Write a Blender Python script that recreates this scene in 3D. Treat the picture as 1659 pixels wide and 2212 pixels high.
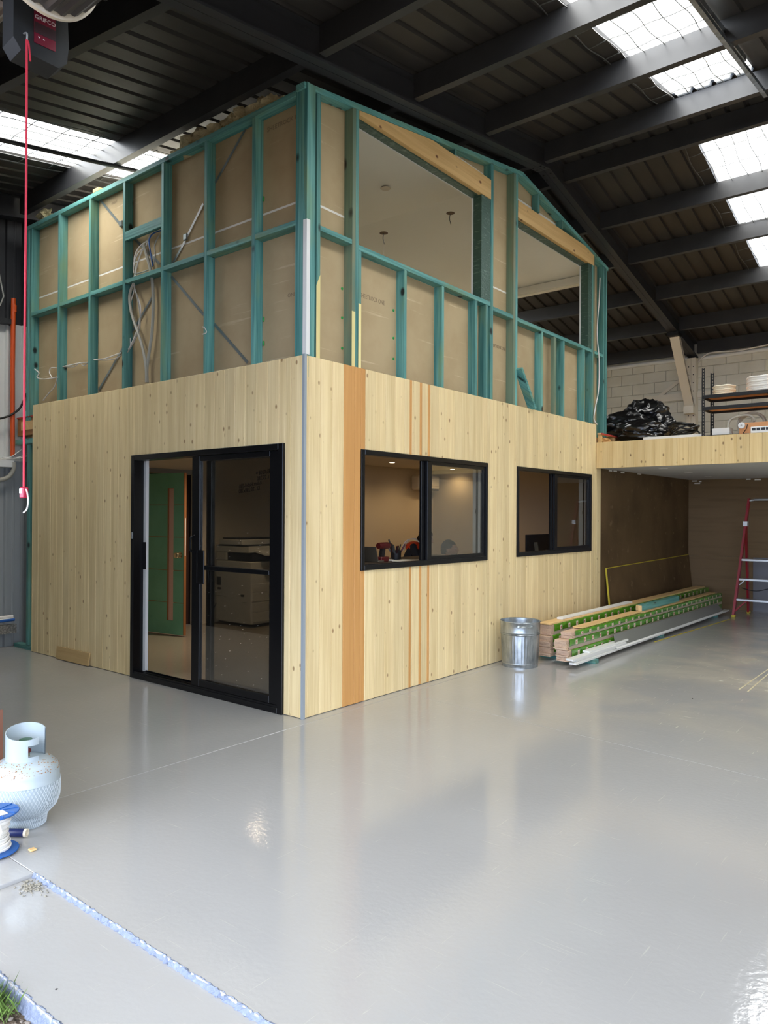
import bpy, bmesh, math, random
from mathutils import Vector, Matrix, noise
random.seed(7)
R_ = math.radians
for o in list(bpy.data.objects): bpy.data.objects.remove(o)
SC = bpy.context.scene
COL = SC.collection

# ------------------------------------------------------------------ camera
CAM = Vector((4.017, -3.989, 1.55)); FPX = 1605.27
_r = Vector((0.77677244, 0.62976191, 0.00495022)); _f = Vector((-0.62977997, 0.77676327, 0.00400201))
_u = _r.cross(_f)
cd = bpy.data.cameras.new('camera'); cam = bpy.data.objects.new('camera', cd); COL.objects.link(cam)
cd.sensor_fit = 'HORIZONTAL'; cd.sensor_width = 36; cd.lens = 36*FPX/1659; cd.clip_start = .05; cd.clip_end = 200
m = Matrix((_r, _u, -_f)).transposed().to_4x4(); m.translation = CAM; cam.matrix_world = m
SC.camera = cam

# ------------------------------------------------------------------ world, exposure
SC.view_settings.view_transform = 'Standard'; SC.view_settings.look = 'None'
SC.view_settings.gamma = 1; SC.view_settings.use_curve_mapping = False
SC.view_settings.exposure = 0.7
W = bpy.data.worlds.new('sky'); SC.world = W; W.use_nodes = True
nt = W.node_tree; nt.nodes.clear()
bg = nt.nodes.new('ShaderNodeBackground'); wo = nt.nodes.new('ShaderNodeOutputWorld')
tc = nt.nodes.new('ShaderNodeTexCoord'); sp = nt.nodes.new('ShaderNodeSeparateXYZ'); cr = nt.nodes.new('ShaderNodeValToRGB')
nt.links.new(tc.outputs['Generated'], sp.inputs[0]); nt.links.new(sp.outputs['Z'], cr.inputs[0])
cr.color_ramp.elements[0].position = 0.0; cr.color_ramp.elements[0].color = (.24, .31, .45, 1)
cr.color_ramp.elements[1].position = 1.0; cr.color_ramp.elements[1].color = (1.0, .985, .95, 1)
nt.links.new(cr.outputs[0], bg.inputs[0]); bg.inputs[1].default_value = 10.0
nt.links.new(bg.outputs[0], wo.inputs[0])
def portal(name, loc, size, d):
    l = bpy.data.lights.new(name, 'AREA'); l.shape = 'RECTANGLE'; l.size = size[0]; l.size_y = size[1]
    l.cycles.is_portal = True
    o = bpy.data.objects.new(name, l); COL.objects.link(o); o.location = loc
    o.rotation_euler = Vector(d).to_track_quat('-Z', 'Y').to_euler(); return o
portal('portal_opening', (3.4, -2.66, 1.95), (6.4, 3.95), (0, 1, 0))
for px_ in (-3.09, 1.955, 6.99):
    portal('portal_skylight_near', (px_, .6, 5.5), (.8, 6.2), (0, .15, -1))
    portal('portal_skylight_far', (px_, 6.3, 5.45), (.8, 4.3), (0, -.2, -1))

# ------------------------------------------------------------------ helpers
def at(px, py, ax, v):
    d = _f + _r*((px-829.5)/FPX) - _u*((py-1106)/FPX)
    k = 'xyz'.index(ax); t = (v-CAM[k])/d[k]; return CAM + d*t
def srgb(r, g, b, a=1):
    f = lambda c: (c/255/12.92) if c/255 <= .04045 else ((c/255+.055)/1.055)**2.4
    return (f(r), f(g), f(b), a)

class MB:
    def __init__(s): s.v = []; s.f = []; s.sm = []
    def add(s, vs, fs, smooth=False):
        n = len(s.v); s.v += [Vector(p) for p in vs]; s.f += [tuple(i+n for i in f) for f in fs]; s.sm += [smooth]*len(fs); return s
    def box(s, a, b):
        x0, y0, z0 = (min(a[i], b[i]) for i in range(3)); x1, y1, z1 = (max(a[i], b[i]) for i in range(3))
        return s.add([(x0,y0,z0),(x1,y0,z0),(x1,y1,z0),(x0,y1,z0),(x0,y0,z1),(x1,y0,z1),(x1,y1,z1),(x0,y1,z1)],
                     [(0,3,2,1),(4,5,6,7),(0,1,5,4),(1,2,6,5),(2,3,7,6),(3,0,4,7)])
    def cbox(s, a, b, c=.003):
        # box with chamfered edges
        x0, y0, z0 = (min(a[i], b[i]) for i in range(3)); x1, y1, z1 = (max(a[i], b[i]) for i in range(3))
        bm = bmesh.new(); bmesh.ops.create_cube(bm, size=1)
        for v in bm.verts: v.co = Vector(((x0+x1)/2+v.co.x*(x1-x0), (y0+y1)/2+v.co.y*(y1-y0), (z0+z1)/2+v.co.z*(z1-z0)))
        bmesh.ops.bevel(bm, geom=list(bm.edges), offset=c, segments=1, affect='EDGES')
        return s.bm(bm)
    def bm(s, bm, smooth=False):
        bm.verts.index_update(); s.add([v.co.copy() for v in bm.verts], [tuple(v.index for v in f.verts) for f in bm.faces], smooth); bm.free(); return s
    def beam(s, p, q, w, h, up=(0, 0, 1)):
        p = Vector(p); q = Vector(q); d = (q-p).normalized(); a = d.cross(Vector(up)).normalized(); b = a.cross(d)
        vs = []
        for e in (p, q):
            for i, j in ((-1,-1),(1,-1),(1,1),(-1,1)): vs.append(e+a*(i*w/2)+b*(j*h/2))
        return s.add(vs, [(0,1,2,3),(7,6,5,4),(0,4,5,1),(1,5,6,2),(2,6,7,3),(3,7,4,0)])
    def prism(s, pts, ax, a, b):
        # pts: 2D loop in the plane across axis ax
        def P(p, t):
            return {'x': (t, p[0], p[1]), 'y': (p[0], t, p[1]), 'z': (p[0], p[1], t)}[ax]
        n = len(pts); vs = [P(p, a) for p in pts]+[P(p, b) for p in pts]
        fs = [tuple(range(n)), tuple(range(2*n-1, n-1, -1))]+[(i, i+n, (i+1) % n+n, (i+1) % n) for i in range(n)]
        return s.add(vs, fs)
    def tube(s, pts, r, n=8, closed=False, cap=True):
        pts = [Vector(p) for p in pts]; N = len(pts); vs = []; prev = None
        for i, p in enumerate(pts):
            a = pts[(i-1) % N] if (closed or i > 0) else p; b = pts[(i+1) % N] if (closed or i < N-1) else p
            d = (b-a); d = d.normalized() if d.length > 1e-9 else Vector((0,0,1))
            if prev is None: u = d.orthogonal().normalized()
            else:
                u = prev-d*prev.dot(d); u = u.normalized() if u.length > 1e-6 else d.orthogonal().normalized()
            prev = u; w = d.cross(u); rr = r[i] if isinstance(r, (list, tuple)) else r
            for k in range(n):
                t = 2*math.pi*k/n; vs.append(p+u*(math.cos(t)*rr)+w*(math.sin(t)*rr))
        fs = []
        M = N if closed else N-1
        for i in range(M):
            for k in range(n):
                j = (i+1) % N; fs.append((i*n+k, i*n+(k+1) % n, j*n+(k+1) % n, j*n+k))
        s.add(vs, fs, True)
        if cap and not closed:
            s.add(vs[:n], [tuple(range(n-1, -1, -1))]); s.add(vs[-n:], [tuple(range(n))])
        return s
    def lathe(s, prof, c, n=32, ax='z', a0=0, a1=2*math.pi, closed=None):
        full = abs(a1-a0-2*math.pi) < 1e-6; m_ = n if full else n+1; vs = []; L = len(prof); c = Vector(c)
        for k in range(m_):
            t = a0+(a1-a0)*k/n; ct, st = math.cos(t), math.sin(t)
            for r, h in prof:
                p = {'z': (r*ct, r*st, h), 'x': (h, r*ct, r*st), 'y': (r*st, h, r*ct)}[ax]; vs.append(c+Vector(p))
        fs = []
        for k in range(n):
            j = (k+1) % m_
            for i in range(L-1):
                if prof[i][0] < 1e-9 and prof[i+1][0] < 1e-9: continue
                fs.append((k*L+i, j*L+i, j*L+i+1, k*L+i+1))
        return s.add(vs, fs, True)
    def xform(s, M4): s.v = [M4 @ p for p in s.v]; return s
    def build(s, name, mat, parent=None, loc=None, label=None, kind=None, auto=None):
        me = bpy.data.meshes.new(name)
        off = Vector((0,0,0))
        if parent is not None: off = wloc(parent)
        elif loc is not None: off = Vector(loc)
        l = off if parent is None else Vector((0,0,0))
        me.from_pydata([tuple(p-off) for p in s.v], [], s.f); me.validate()
        me.polygons.foreach_set('use_smooth', s.sm[:len(me.polygons)] if len(s.sm) >= len(me.polygons) else [False]*len(me.polygons))
        bm = bmesh.new(); bm.from_mesh(me); bmesh.ops.remove_doubles(bm, verts=bm.verts, dist=1e-5)
        bmesh.ops.recalc_face_normals(bm, faces=bm.faces); bm.to_mesh(me); bm.free()
        if isinstance(mat, (list, tuple)):
            for q in mat: me.materials.append(q)
        else: me.materials.append(mat)
        if any(s.sm): 
            try: me.set_sharp_from_angle(angle=R_(40))
            except Exception: pass
        o = bpy.data.objects.new(name, me); COL.objects.link(o)
        if parent is not None: o.parent = parent
        else: o.location = l
        if label: o['label'] = label
        if kind: o['kind'] = kind
        return o
def wloc(o):
    p = Vector(o.location)
    while o.parent is not None: o = o.parent; p += Vector(o.location)
    return p
def tag(o, label, cat, group=None, kind=None):
    o['label'] = label; o['category'] = cat
    if group: o['group'] = group
    if kind: o['kind'] = kind
    return o
def thing(name, label, cat, loc=(0,0,0), group=None, kind=None):
    o = bpy.data.objects.new(name, None); COL.objects.link(o); o.location = loc; o.empty_display_size = .1
    return tag(o, label, cat, group, kind)
def copy_tree(o, parent=None):
    c = o.copy(); COL.objects.link(c); c.parent = parent
    for ch in [q for q in bpy.data.objects if q.parent is o]: copy_tree(ch, c)
    return c
def spline(pts, n=6):
    pts = [Vector(p) for p in pts]; out = []
    for i in range(len(pts)-1):
        p0 = pts[max(i-1, 0)]; p1 = pts[i]; p2 = pts[i+1]; p3 = pts[min(i+2, len(pts)-1)]
        for k in range(n):
            t = k/n; out.append(.5*((2*p1)+(p2-p0)*t+(2*p0-5*p1+4*p2-p3)*t*t+(3*p1-p0-3*p2+p3)*t**3))
    out.append(pts[-1]); return out
def text_mesh(txt, size, depth=.0006, mirror=False):
    cu = bpy.data.curves.new('t', 'FONT'); cu.body = txt; cu.size = size; cu.extrude = depth; cu.align_x = 'CENTER'; cu.align_y = 'CENTER'; cu.resolution_u = 2
    o = bpy.data.objects.new('t', cu); COL.objects.link(o)
    dg = bpy.context.evaluated_depsgraph_get(); me = bpy.data.meshes.new_from_object(o.evaluated_get(dg))
    mb = MB(); vs = [v.co.copy() for v in me.vertices]
    if mirror: vs = [Vector((-v.x, v.y, v.z)) for v in vs]
    mb.add(vs, [tuple(p.vertices) for p in me.polygons]); bpy.data.objects.remove(o); bpy.data.curves.remove(cu); bpy.data.meshes.remove(me)
    return mb
def place_text(txt, size, c, xdir, ydir, mat, parent, name='lettering', mirror=False, sx=1):
    mb = text_mesh(txt, size, mirror=mirror); X = Vector(xdir).normalized(); Y = Vector(ydir).normalized(); Z = X.cross(Y)
    mb.v = [Vector(c)+X*(p.x*sx)+Y*p.y+Z*p.z for p in mb.v]
    return mb.build(name, mat, parent)

# ------------------------------------------------------------------ materials
def mat(name, col, rough=.6, metal=0, spec=.5, coat=0, coat_r=.1, bump=None, var=None, emit=None, alpha=None):
    """col: base colour. var: (scale vec, amount, second colour) noise mix. bump: (scale vec, strength, dist)"""
    M = bpy.data.materials.new(name); M.use_nodes = True; n = M.node_tree; b = n.nodes['Principled BSDF']
    b.inputs['Base Color'].default_value = col; b.inputs['Roughness'].default_value = rough; b.inputs['Metallic'].default_value = metal
    b.inputs['Specular IOR Level'].default_value = spec; b.inputs['Coat Weight'].default_value = coat; b.inputs['Coat Roughness'].default_value = coat_r
    L = n.links.new; co = n.nodes.new('ShaderNodeTexCoord').outputs['Object']
    def noise_(scale, detail=4, rough_=.55):
        mp = n.nodes.new('ShaderNodeMapping'); mp.inputs['Scale'].default_value = scale; L(co, mp.inputs[0])
        q = n.nodes.new('ShaderNodeTexNoise'); q.inputs['Scale'].default_value = 1; q.inputs['Detail'].default_value = detail; q.inputs['Roughness'].default_value = rough_
        L(mp.outputs[0], q.inputs[0]); return q.outputs[0]
    if var:
        vs = var if isinstance(var, list) else [var]; cur = None
        for scale, lo, hi, c2 in vs:
            r = n.nodes.new('ShaderNodeMapRange'); L(noise_(scale), r.inputs[0]); r.inputs[1].default_value = lo; r.inputs[2].default_value = hi
            mx = n.nodes.new('ShaderNodeMixRGB'); L(r.outputs[0], mx.inputs[0]); mx.inputs[1].default_value = col; mx.inputs[2].default_value = c2
            if cur: L(cur, mx.inputs[1])
            cur = mx.outputs[0]
        L(cur, b.inputs['Base Color'])
    if bump:
        bu = n.nodes.new('ShaderNodeBump'); L(noise_(bump[0]), bu.inputs['Height']); bu.inputs['Strength'].default_value = bump[1]; bu.inputs['Distance'].default_value = bump[2]
        L(bu.outputs[0], b.inputs['Normal'])
        if coat: L(bu.outputs[0], b.inputs['Coat Normal'])
    if emit:
        b.inputs['Emission Color'].default_value = emit[0]; b.inputs['Emission Strength'].default_value = emit[1]
    return M
def wood(name, col, dark, knotc, grain='z', knots=4.5, kr=.045, rough=.55, hue=.12, patch=None, knot_amt=1.0, gstr=.5):
    """timber: grain along one object axis, knots, per-object tone"""
    M = bpy.data.materials.new(name); M.use_nodes = True; n = M.node_tree; b = n.nodes['Principled BSDF']; L = n.links.new
    N = n.nodes.new
    b.inputs['Roughness'].default_value = rough; b.inputs['Specular IOR Level'].default_value = .35
    co = N('ShaderNodeTexCoord').outputs['Object']; oi = N('ShaderNodeObjectInfo').outputs['Random']
    # offset per object
    mu = N('ShaderNodeMath'); mu.operation = 'MULTIPLY'; L(oi, mu.inputs[0]); mu.inputs[1].default_value = 37.0
    sp = N('ShaderNodeSeparateXYZ'); L(co, sp.inputs[0])
    axes = {'x': ('Y', 'Z', 'X'), 'y': ('X', 'Z', 'Y'), 'z': ('X', 'Y', 'Z')}[grain]
    ad = N('ShaderNodeMath'); ad.operation = 'ADD'; L(sp.outputs[axes[0]], ad.inputs[0]); L(sp.outputs[axes[1]], ad.inputs[1])
    cb = N('ShaderNodeCombineXYZ'); L(ad.outputs[0], cb.inputs[0]); L(sp.outputs[axes[2]], cb.inputs[1]); L(mu.outputs[0], cb.inputs[2])
    # grain
    mp = N('ShaderNodeMapping'); mp.inputs['Scale'].default_value = (60, 1.6, 1); L(cb.outputs[0], mp.inputs[0])
    q = N('ShaderNodeTexNoise'); q.inputs['Scale'].default_value = 1; q.inputs['Detail'].default_value = 5; L(mp.outputs[0], q.inputs[0])
    mp2 = N('ShaderNodeMapping'); mp2.inputs['Scale'].default_value = (14, .5, 1); L(cb.outputs[0], mp2.inputs[0])
    q2 = N('ShaderNodeTexNoise'); q2.inputs['Scale'].default_value = 1; q2.inputs['Detail'].default_value = 3; L(mp2.outputs[0], q2.inputs[0])
    sm = N('ShaderNodeMath'); sm.operation = 'ADD'; L(q.outputs[0], sm.inputs[0]); L(q2.outputs[0], sm.inputs[1])
    r = N('ShaderNodeMapRange'); L(sm.outputs[0], r.inputs[0]); r.inputs[1].default_value = .8; r.inputs[2].default_value = 1.35; r.inputs[4].default_value = gstr
    mx = N('ShaderNodeMixRGB'); L(r.outputs[0], mx.inputs[0]); mx.inputs[1].default_value = col; mx.inputs[2].default_value = dark
    cur = mx.outputs[0]
    if patch:
        mp3 = N('ShaderNodeMapping'); mp3.inputs['Scale'].default_value = (9, 1.7, 1); L(cb.outputs[0], mp3.inputs[0])
        q3 = N('ShaderNodeTexNoise'); q3.inputs['Scale'].default_value = 1; q3.inputs['Detail'].default_value = 4; L(mp3.outputs[0], q3.inputs[0])
        r3 = N('ShaderNodeMapRange'); L(q3.outputs[0], r3.inputs[0]); r3.inputs[1].default_value = .5; r3.inputs[2].default_value = .72; r3.inputs[4].default_value = .7
        m3 = N('ShaderNodeMixRGB'); L(r3.outputs[0], m3.inputs[0]); L(cur, m3.inputs[1]); m3.inputs[2].default_value = patch; cur = m3.outputs[0]
    # knots
    mp4 = N('ShaderNodeMapping'); mp4.inputs['Scale'].default_value = (knots, knots*.62, 1); L(cb.outputs[0], mp4.inputs[0])
    vo = N('ShaderNodeTexVoronoi'); vo.voronoi_dimensions = '3D'; vo.inputs['Scale'].default_value = 1; L(mp4.outputs[0], vo.inputs[0])
    r4 = N('ShaderNodeMapRange'); L(vo.outputs['Distance'], r4.inputs[0]); r4.inputs[1].default_value = kr*1.8; r4.inputs[2].default_value = kr*.9; r4.inputs[3].default_value = 0; r4.inputs[4].default_value = knot_amt
    # 3D voronoi slice: flatten by using z = integer offset, so only some cells reach the surface
    m4 = N('ShaderNodeMixRGB'); L(r4.outputs[0], m4.inputs[0]); L(cur, m4.inputs[1]); m4.inputs[2].default_value = knotc; cur = m4.outputs[0]
    # tone per piece
    hs = N('ShaderNodeHueSaturation'); r5 = N('ShaderNodeMapRange'); L(oi, r5.inputs[0]); r5.inputs[3].default_value = 1-hue; r5.inputs[4].default_value = 1+hue*.6
    L(r5.outputs[0], hs.inputs['Value']); L(cur, hs.inputs['Color']); L(hs.outputs[0], b.inputs['Base Color'])
    bu = N('ShaderNodeBump'); bu.inputs['Strength'].default_value = .12; bu.inputs['Distance'].default_value = .002; L(q.outputs[0], bu.inputs['Height']); L(bu.outputs[0], b.inputs['Normal'])
    return M
def glassy(name, tint, refl=.5, rough=0.0, base=.04):
    M = bpy.data.materials.new(name); M.use_nodes = True; n = M.node_tree; n.nodes.clear(); N = n.nodes.new; L = n.links.new
    o = N('ShaderNodeOutputMaterial'); t = N('ShaderNodeBsdfTransparent'); t.inputs[0].default_value = tint
    g = N('ShaderNodeBsdfGlossy'); g.inputs['Roughness'].default_value = rough; f = N('ShaderNodeFresnel'); f.inputs[0].default_value = 1.5
    mm = N('ShaderNodeMath'); mm.operation = 'MULTIPLY_ADD'; L(f.outputs[0], mm.inputs[0]); mm.inputs[1].default_value = refl; mm.inputs[2].default_value = base
    mx = N('ShaderNodeMixShader'); L(mm.outputs[0], mx.inputs[0]); L(t.outputs[0], mx.inputs[1]); L(g.outputs[0], mx.inputs[2]); L(mx.outputs[0], o.inputs[0]); return M

PINE = wood('pine_lining', srgb(242,220,170), srgb(212,184,128), srgb(136,92,52), 'z', knots=9, kr=.07, hue=.09, knot_amt=.75, gstr=.75, patch=srgb(226,200,150))
PINE_X = wood('pine_fascia', srgb(232,206,150), srgb(206,170,110), srgb(110,70,40), 'z', knots=11, kr=.085, hue=.08, gstr=.7, knot_amt=.8)
ORANGE = wood('stained_pine', srgb(214,160,96), srgb(186,128,66), srgb(90,50,25), 'z', knots=5, kr=.05, hue=.04)
LINTEL = wood('lintel_pine', srgb(228,190,128), srgb(190,142,78), srgb(120,74,38), 'y', knots=8, kr=.08, hue=.02)
LVL = wood('plywood_beam', srgb(176,126,76), srgb(120,78,42), srgb(70,42,22), 'x', knots=4, kr=.03)
RAW = wood('raw_timber', srgb(226,190,134), srgb(196,156,100), srgb(130,86,50), 'y', knots=4, kr=.04)
TEALZ = wood('treated_stud', srgb(112,170,162), srgb(44,108,108), srgb(24,36,34), 'z', knots=5, kr=.085, hue=.26, patch=srgb(120,150,112), gstr=1.0)
TEALX = wood('treated_plate', srgb(112,170,162), srgb(44,108,108), srgb(24,36,34), 'x', knots=5, kr=.085, hue=.22, patch=srgb(120,150,112), gstr=1.0)
TEALY = wood('treated_sill', srgb(116,176,168), srgb(50,118,116), srgb(24,36,34), 'y', knots=5, kr=.085, hue=.2, patch=srgb(120,150,112), gstr=1.0)
GREYSTUD = wood('weathered_stud', srgb(120,140,116), srgb(84,108,92), srgb(40,32,24), 'z', knots=3.6, kr=.08, hue=.1, patch=srgb(142,134,104), gstr=.7)
CREAMED = wood('untreated_stud', srgb(240,226,160), srgb(222,200,130), srgb(110,80,50), 'z', knots=3, kr=.04)
PAPER = mat('plasterboard_paper', srgb(186,166,130), .85, spec=.2, var=[((1.2,1.2,26),.63,.70,srgb(206,188,152)), ((3,3,3),.4,.75,srgb(176,154,118))])
PLASTER = mat('white_plaster', srgb(238,233,218), .8, spec=.2)
PLASTER_W = mat('office_plaster', srgb(214,200,176), .75, spec=.3)
WHITE = mat('white_paint', srgb(228,228,224), .45)
TAPE = mat('white_joint', srgb(236,232,222), .7)
STEEL_D = mat('charcoal_steel', srgb(52,52,54), .42, .15, var=((2,2,2),.35,.7,srgb(50,50,54)))
PURLIN = mat('dark_grey_purlin', srgb(60,60,61), .38, .2, var=((3,3,3),.35,.75,srgb(50,50,52)))
ROOFM = mat('dark_roof_sheet', srgb(66,62,58), .5, .25, var=((4,1,4),.35,.75,srgb(54,51,48)))
RIDGE_M = mat('ridge_flashing', srgb(58,58,60), .4, .3)
WALLD = mat('dark_wall_sheet', srgb(52,52,54), .5, .2)
WALLW = mat('offwhite_wall_sheet', srgb(214,214,208), .5, .05)
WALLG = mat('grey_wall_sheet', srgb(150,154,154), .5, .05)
BLOCK = mat('painted_block', srgb(226,222,206), .7, spec=.3, bump=((60,60,60),.35,.004), var=((2,2,2),.4,.75,srgb(208,203,186)))
MORTAR = mat('painted_mortar', srgb(206,202,186), .8, bump=((70,70,70),.3,.004))
CREAM = mat('cream_painted_steel', srgb(226,218,200), .45)
BLACKP = mat('black_aluminium', srgb(18,18,20), .28, .3, bump=((300,300,300),.05,.001))
BLACKR = mat('black_rubber', srgb(12,12,12), .6)
WIRE = mat('galvanised_wire', srgb(96,96,94), .5, .3)
GALV = mat('galvanised_steel', srgb(190,196,200), .32, .9, var=((14,14,5),.35,.7,srgb(128,136,142)), bump=((20,20,6),.15,.003))
STRAP = mat('galvanised_strap', srgb(140,148,146), .4, .6)
CHROME = mat('bright_metal', srgb(190,180,150), .2, .9)
MDF = mat('brown_board', srgb(104,82,54), .6, spec=.3, var=[((1.4,1.4,1.4),.42,.72,srgb(78,60,38)), ((8,8,8),.62,.72,srgb(126,104,76))])
MDF2 = mat('tan_paper_board', srgb(128,104,74), .7, spec=.2, var=((1,1,14),.5,.8,srgb(112,90,62)))
YELLOW = mat('yellow_edge', srgb(196,176,48), .6)
RED = mat('red_fibreglass', srgb(150,24,36), .35)
REDE = mat('red_edge', srgb(190,66,56), .6)
ALU = mat('aluminium', srgb(196,198,198), .35, .7)
ORANGE_P = mat('orange_conduit', srgb(214,84,30), .4)
GREY_P = mat('grey_conduit', srgb(176,172,158), .45)
WHITE_P = mat('white_cable', srgb(232,228,220), .5)
GREYC = mat('grey_cable', srgb(168,166,158), .5)
BLUE_P = mat('blue_plastic', srgb(30,88,160), .4)
NAVY = mat('navy_tube', srgb(26,36,84), .35)
GREENP = mat('green_wrap', srgb(86,150,30), .25, coat=.5, bump=((26,5,26),.5,.01), var=((30,8,30),.4,.7,srgb(58,116,18)))
WRAPW = mat('cream_print', srgb(226,214,190), .4)
WRAPR = mat('rust_print', srgb(170,60,40), .4)
ENDG = mat('board_ends', srgb(222,194,164), .75, var=[((120,120,260),.45,.7,srgb(184,148,122)), ((6,6,6),.45,.7,srgb(206,174,152))], bump=((150,150,300),.5,.004))
GREYPK = mat('dusty_wrap', srgb(176,160,142), .5, bump=((30,6,30),.4,.01))
BAG = mat('black_plastic', srgb(12,12,13), .30, spec=.5, coat=.25, coat_r=.15)
INSUL = mat('insulation', srgb(206,192,150), .95, spec=.1, bump=((60,60,60),.9,.03))
GASM = mat('gas_bottle_paint', srgb(176,188,194), .42, .1, spec=.5, var=((1,1,1),.3,.8,srgb(166,178,184)), bump=((40,40,40),.06,.003))
GREEND = mat('green_primed_door', srgb(104,160,124), .6, var=((3,3,3),.35,.75,srgb(92,148,112)))
BROWNW = mat('door_edge_timber', srgb(150,96,52), .6)
PHOTO = mat('copier_beige', srgb(196,192,178), .5)
PHOTOD = mat('copier_dark', srgb(44,46,52), .35)
SKIN = mat('skin', srgb(206,152,124), .5)
HAIR = mat('dark_hair', srgb(38,28,22), .8, bump=((90,90,90),.6,.01))
NAVYC = mat('navy_cloth', srgb(28,32,44), .85)
GREYS = mat('grey_cloth', srgb(96,92,90), .85)
HIVIS = mat('hivis_orange', srgb(226,70,24), .75)
REFL = mat('reflective_tape', srgb(226,226,226), .5)
SCREEN = mat('dark_screen', srgb(22,26,34), .3)
LAPTOP = mat('laptop_grey', srgb(120,112,98), .4, .5)
PAPERW = mat('paper', srgb(230,222,204), .8)
DESK = mat('desk_laminate', srgb(70,58,46), .5)
TOOLR = mat('red_tool', srgb(92,20,20), .45)
TOOLD = mat('dark_tool', srgb(34,30,30), .5)
GREENB = mat('green_putty', srgb(40,150,70), .6)
INK = mat('marker_ink', srgb(10,9,8), .9, spec=.05)
PRINT = mat('paper_print', srgb(138,120,94), .85)
MAROON = mat('maroon_label', srgb(110,20,42), .4)
LABELD = mat('dark_label_band', srgb(58,40,44), .4)
LABELW = mat('pale_letters', srgb(216,206,204), .5)
MOTORG = mat('motor_casing', srgb(30,33,34), .65, 0)
DIRT = mat('brown_dirt', srgb(104,92,80), .95, spec=.1, bump=((40,40,40),1,.03), var=[((14,14,14),.45,.7,srgb(70,60,52)), ((60,60,60),.55,.7,srgb(150,142,132))])
GRASS = mat('grass', srgb(96,124,54), .7)
TUBEB = mat('black_hose', srgb(20,20,20), .4)
CHIP = mat('particle_board', srgb(206,146,96), .7)
LAMP_OFF = mat('downlight_lens', srgb(230,230,226), .4)
LAMP_ON = mat('lit_downlight', (1,1,1,1), .5, emit=((1,.83,.6,1), 14))
ROUGHC = mat('rough_painted_concrete', srgb(112,122,144), .55, bump=((70,70,70),.8,.012), var=((40,40,40),.55,.75,srgb(140,150,170)))
CONC = mat('speckled_concrete', srgb(120,118,110), .9, var=((60,60,60),.45,.6,srgb(160,156,146)), bump=((50,50,50),.6,.01))
FOIL = mat('black_foil_wrap', srgb(66,92,78), .35, .2, bump=((30,30,60),.5,.015), var=((10,10,60),.58,.68,srgb(110,132,118)))
GLASS = glassy('window_glass', (.90,.90,.88,1), .28, base=.012)
GLASS_I = glassy('inner_window_glass', (.95,.95,.94,1), .08, base=.004)
GLASS_D = glassy('door_glass', (.92,.92,.90,1), .5, base=.03)
POLY = bpy.data.materials.new('skylight_fibreglass'); POLY.use_nodes = True
def _poly():
    n = POLY.node_tree; n.nodes.clear(); N = n.nodes.new; L = n.links.new; o = N('ShaderNodeOutputMaterial')
    t = N('ShaderNodeBsdfTransparent'); t.inputs[0].default_value = (1,.985,.93,1); d = N('ShaderNodeBsdfTranslucent'); d.inputs[0].default_value = (.95,.94,.88,1)
    mx = N('ShaderNodeMixShader'); mx.inputs[0].default_value = .25; L(t.outputs[0], mx.inputs[1]); L(d.outputs[0], mx.inputs[2]); L(mx.outputs[0], o.inputs[0])
_poly()
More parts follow.
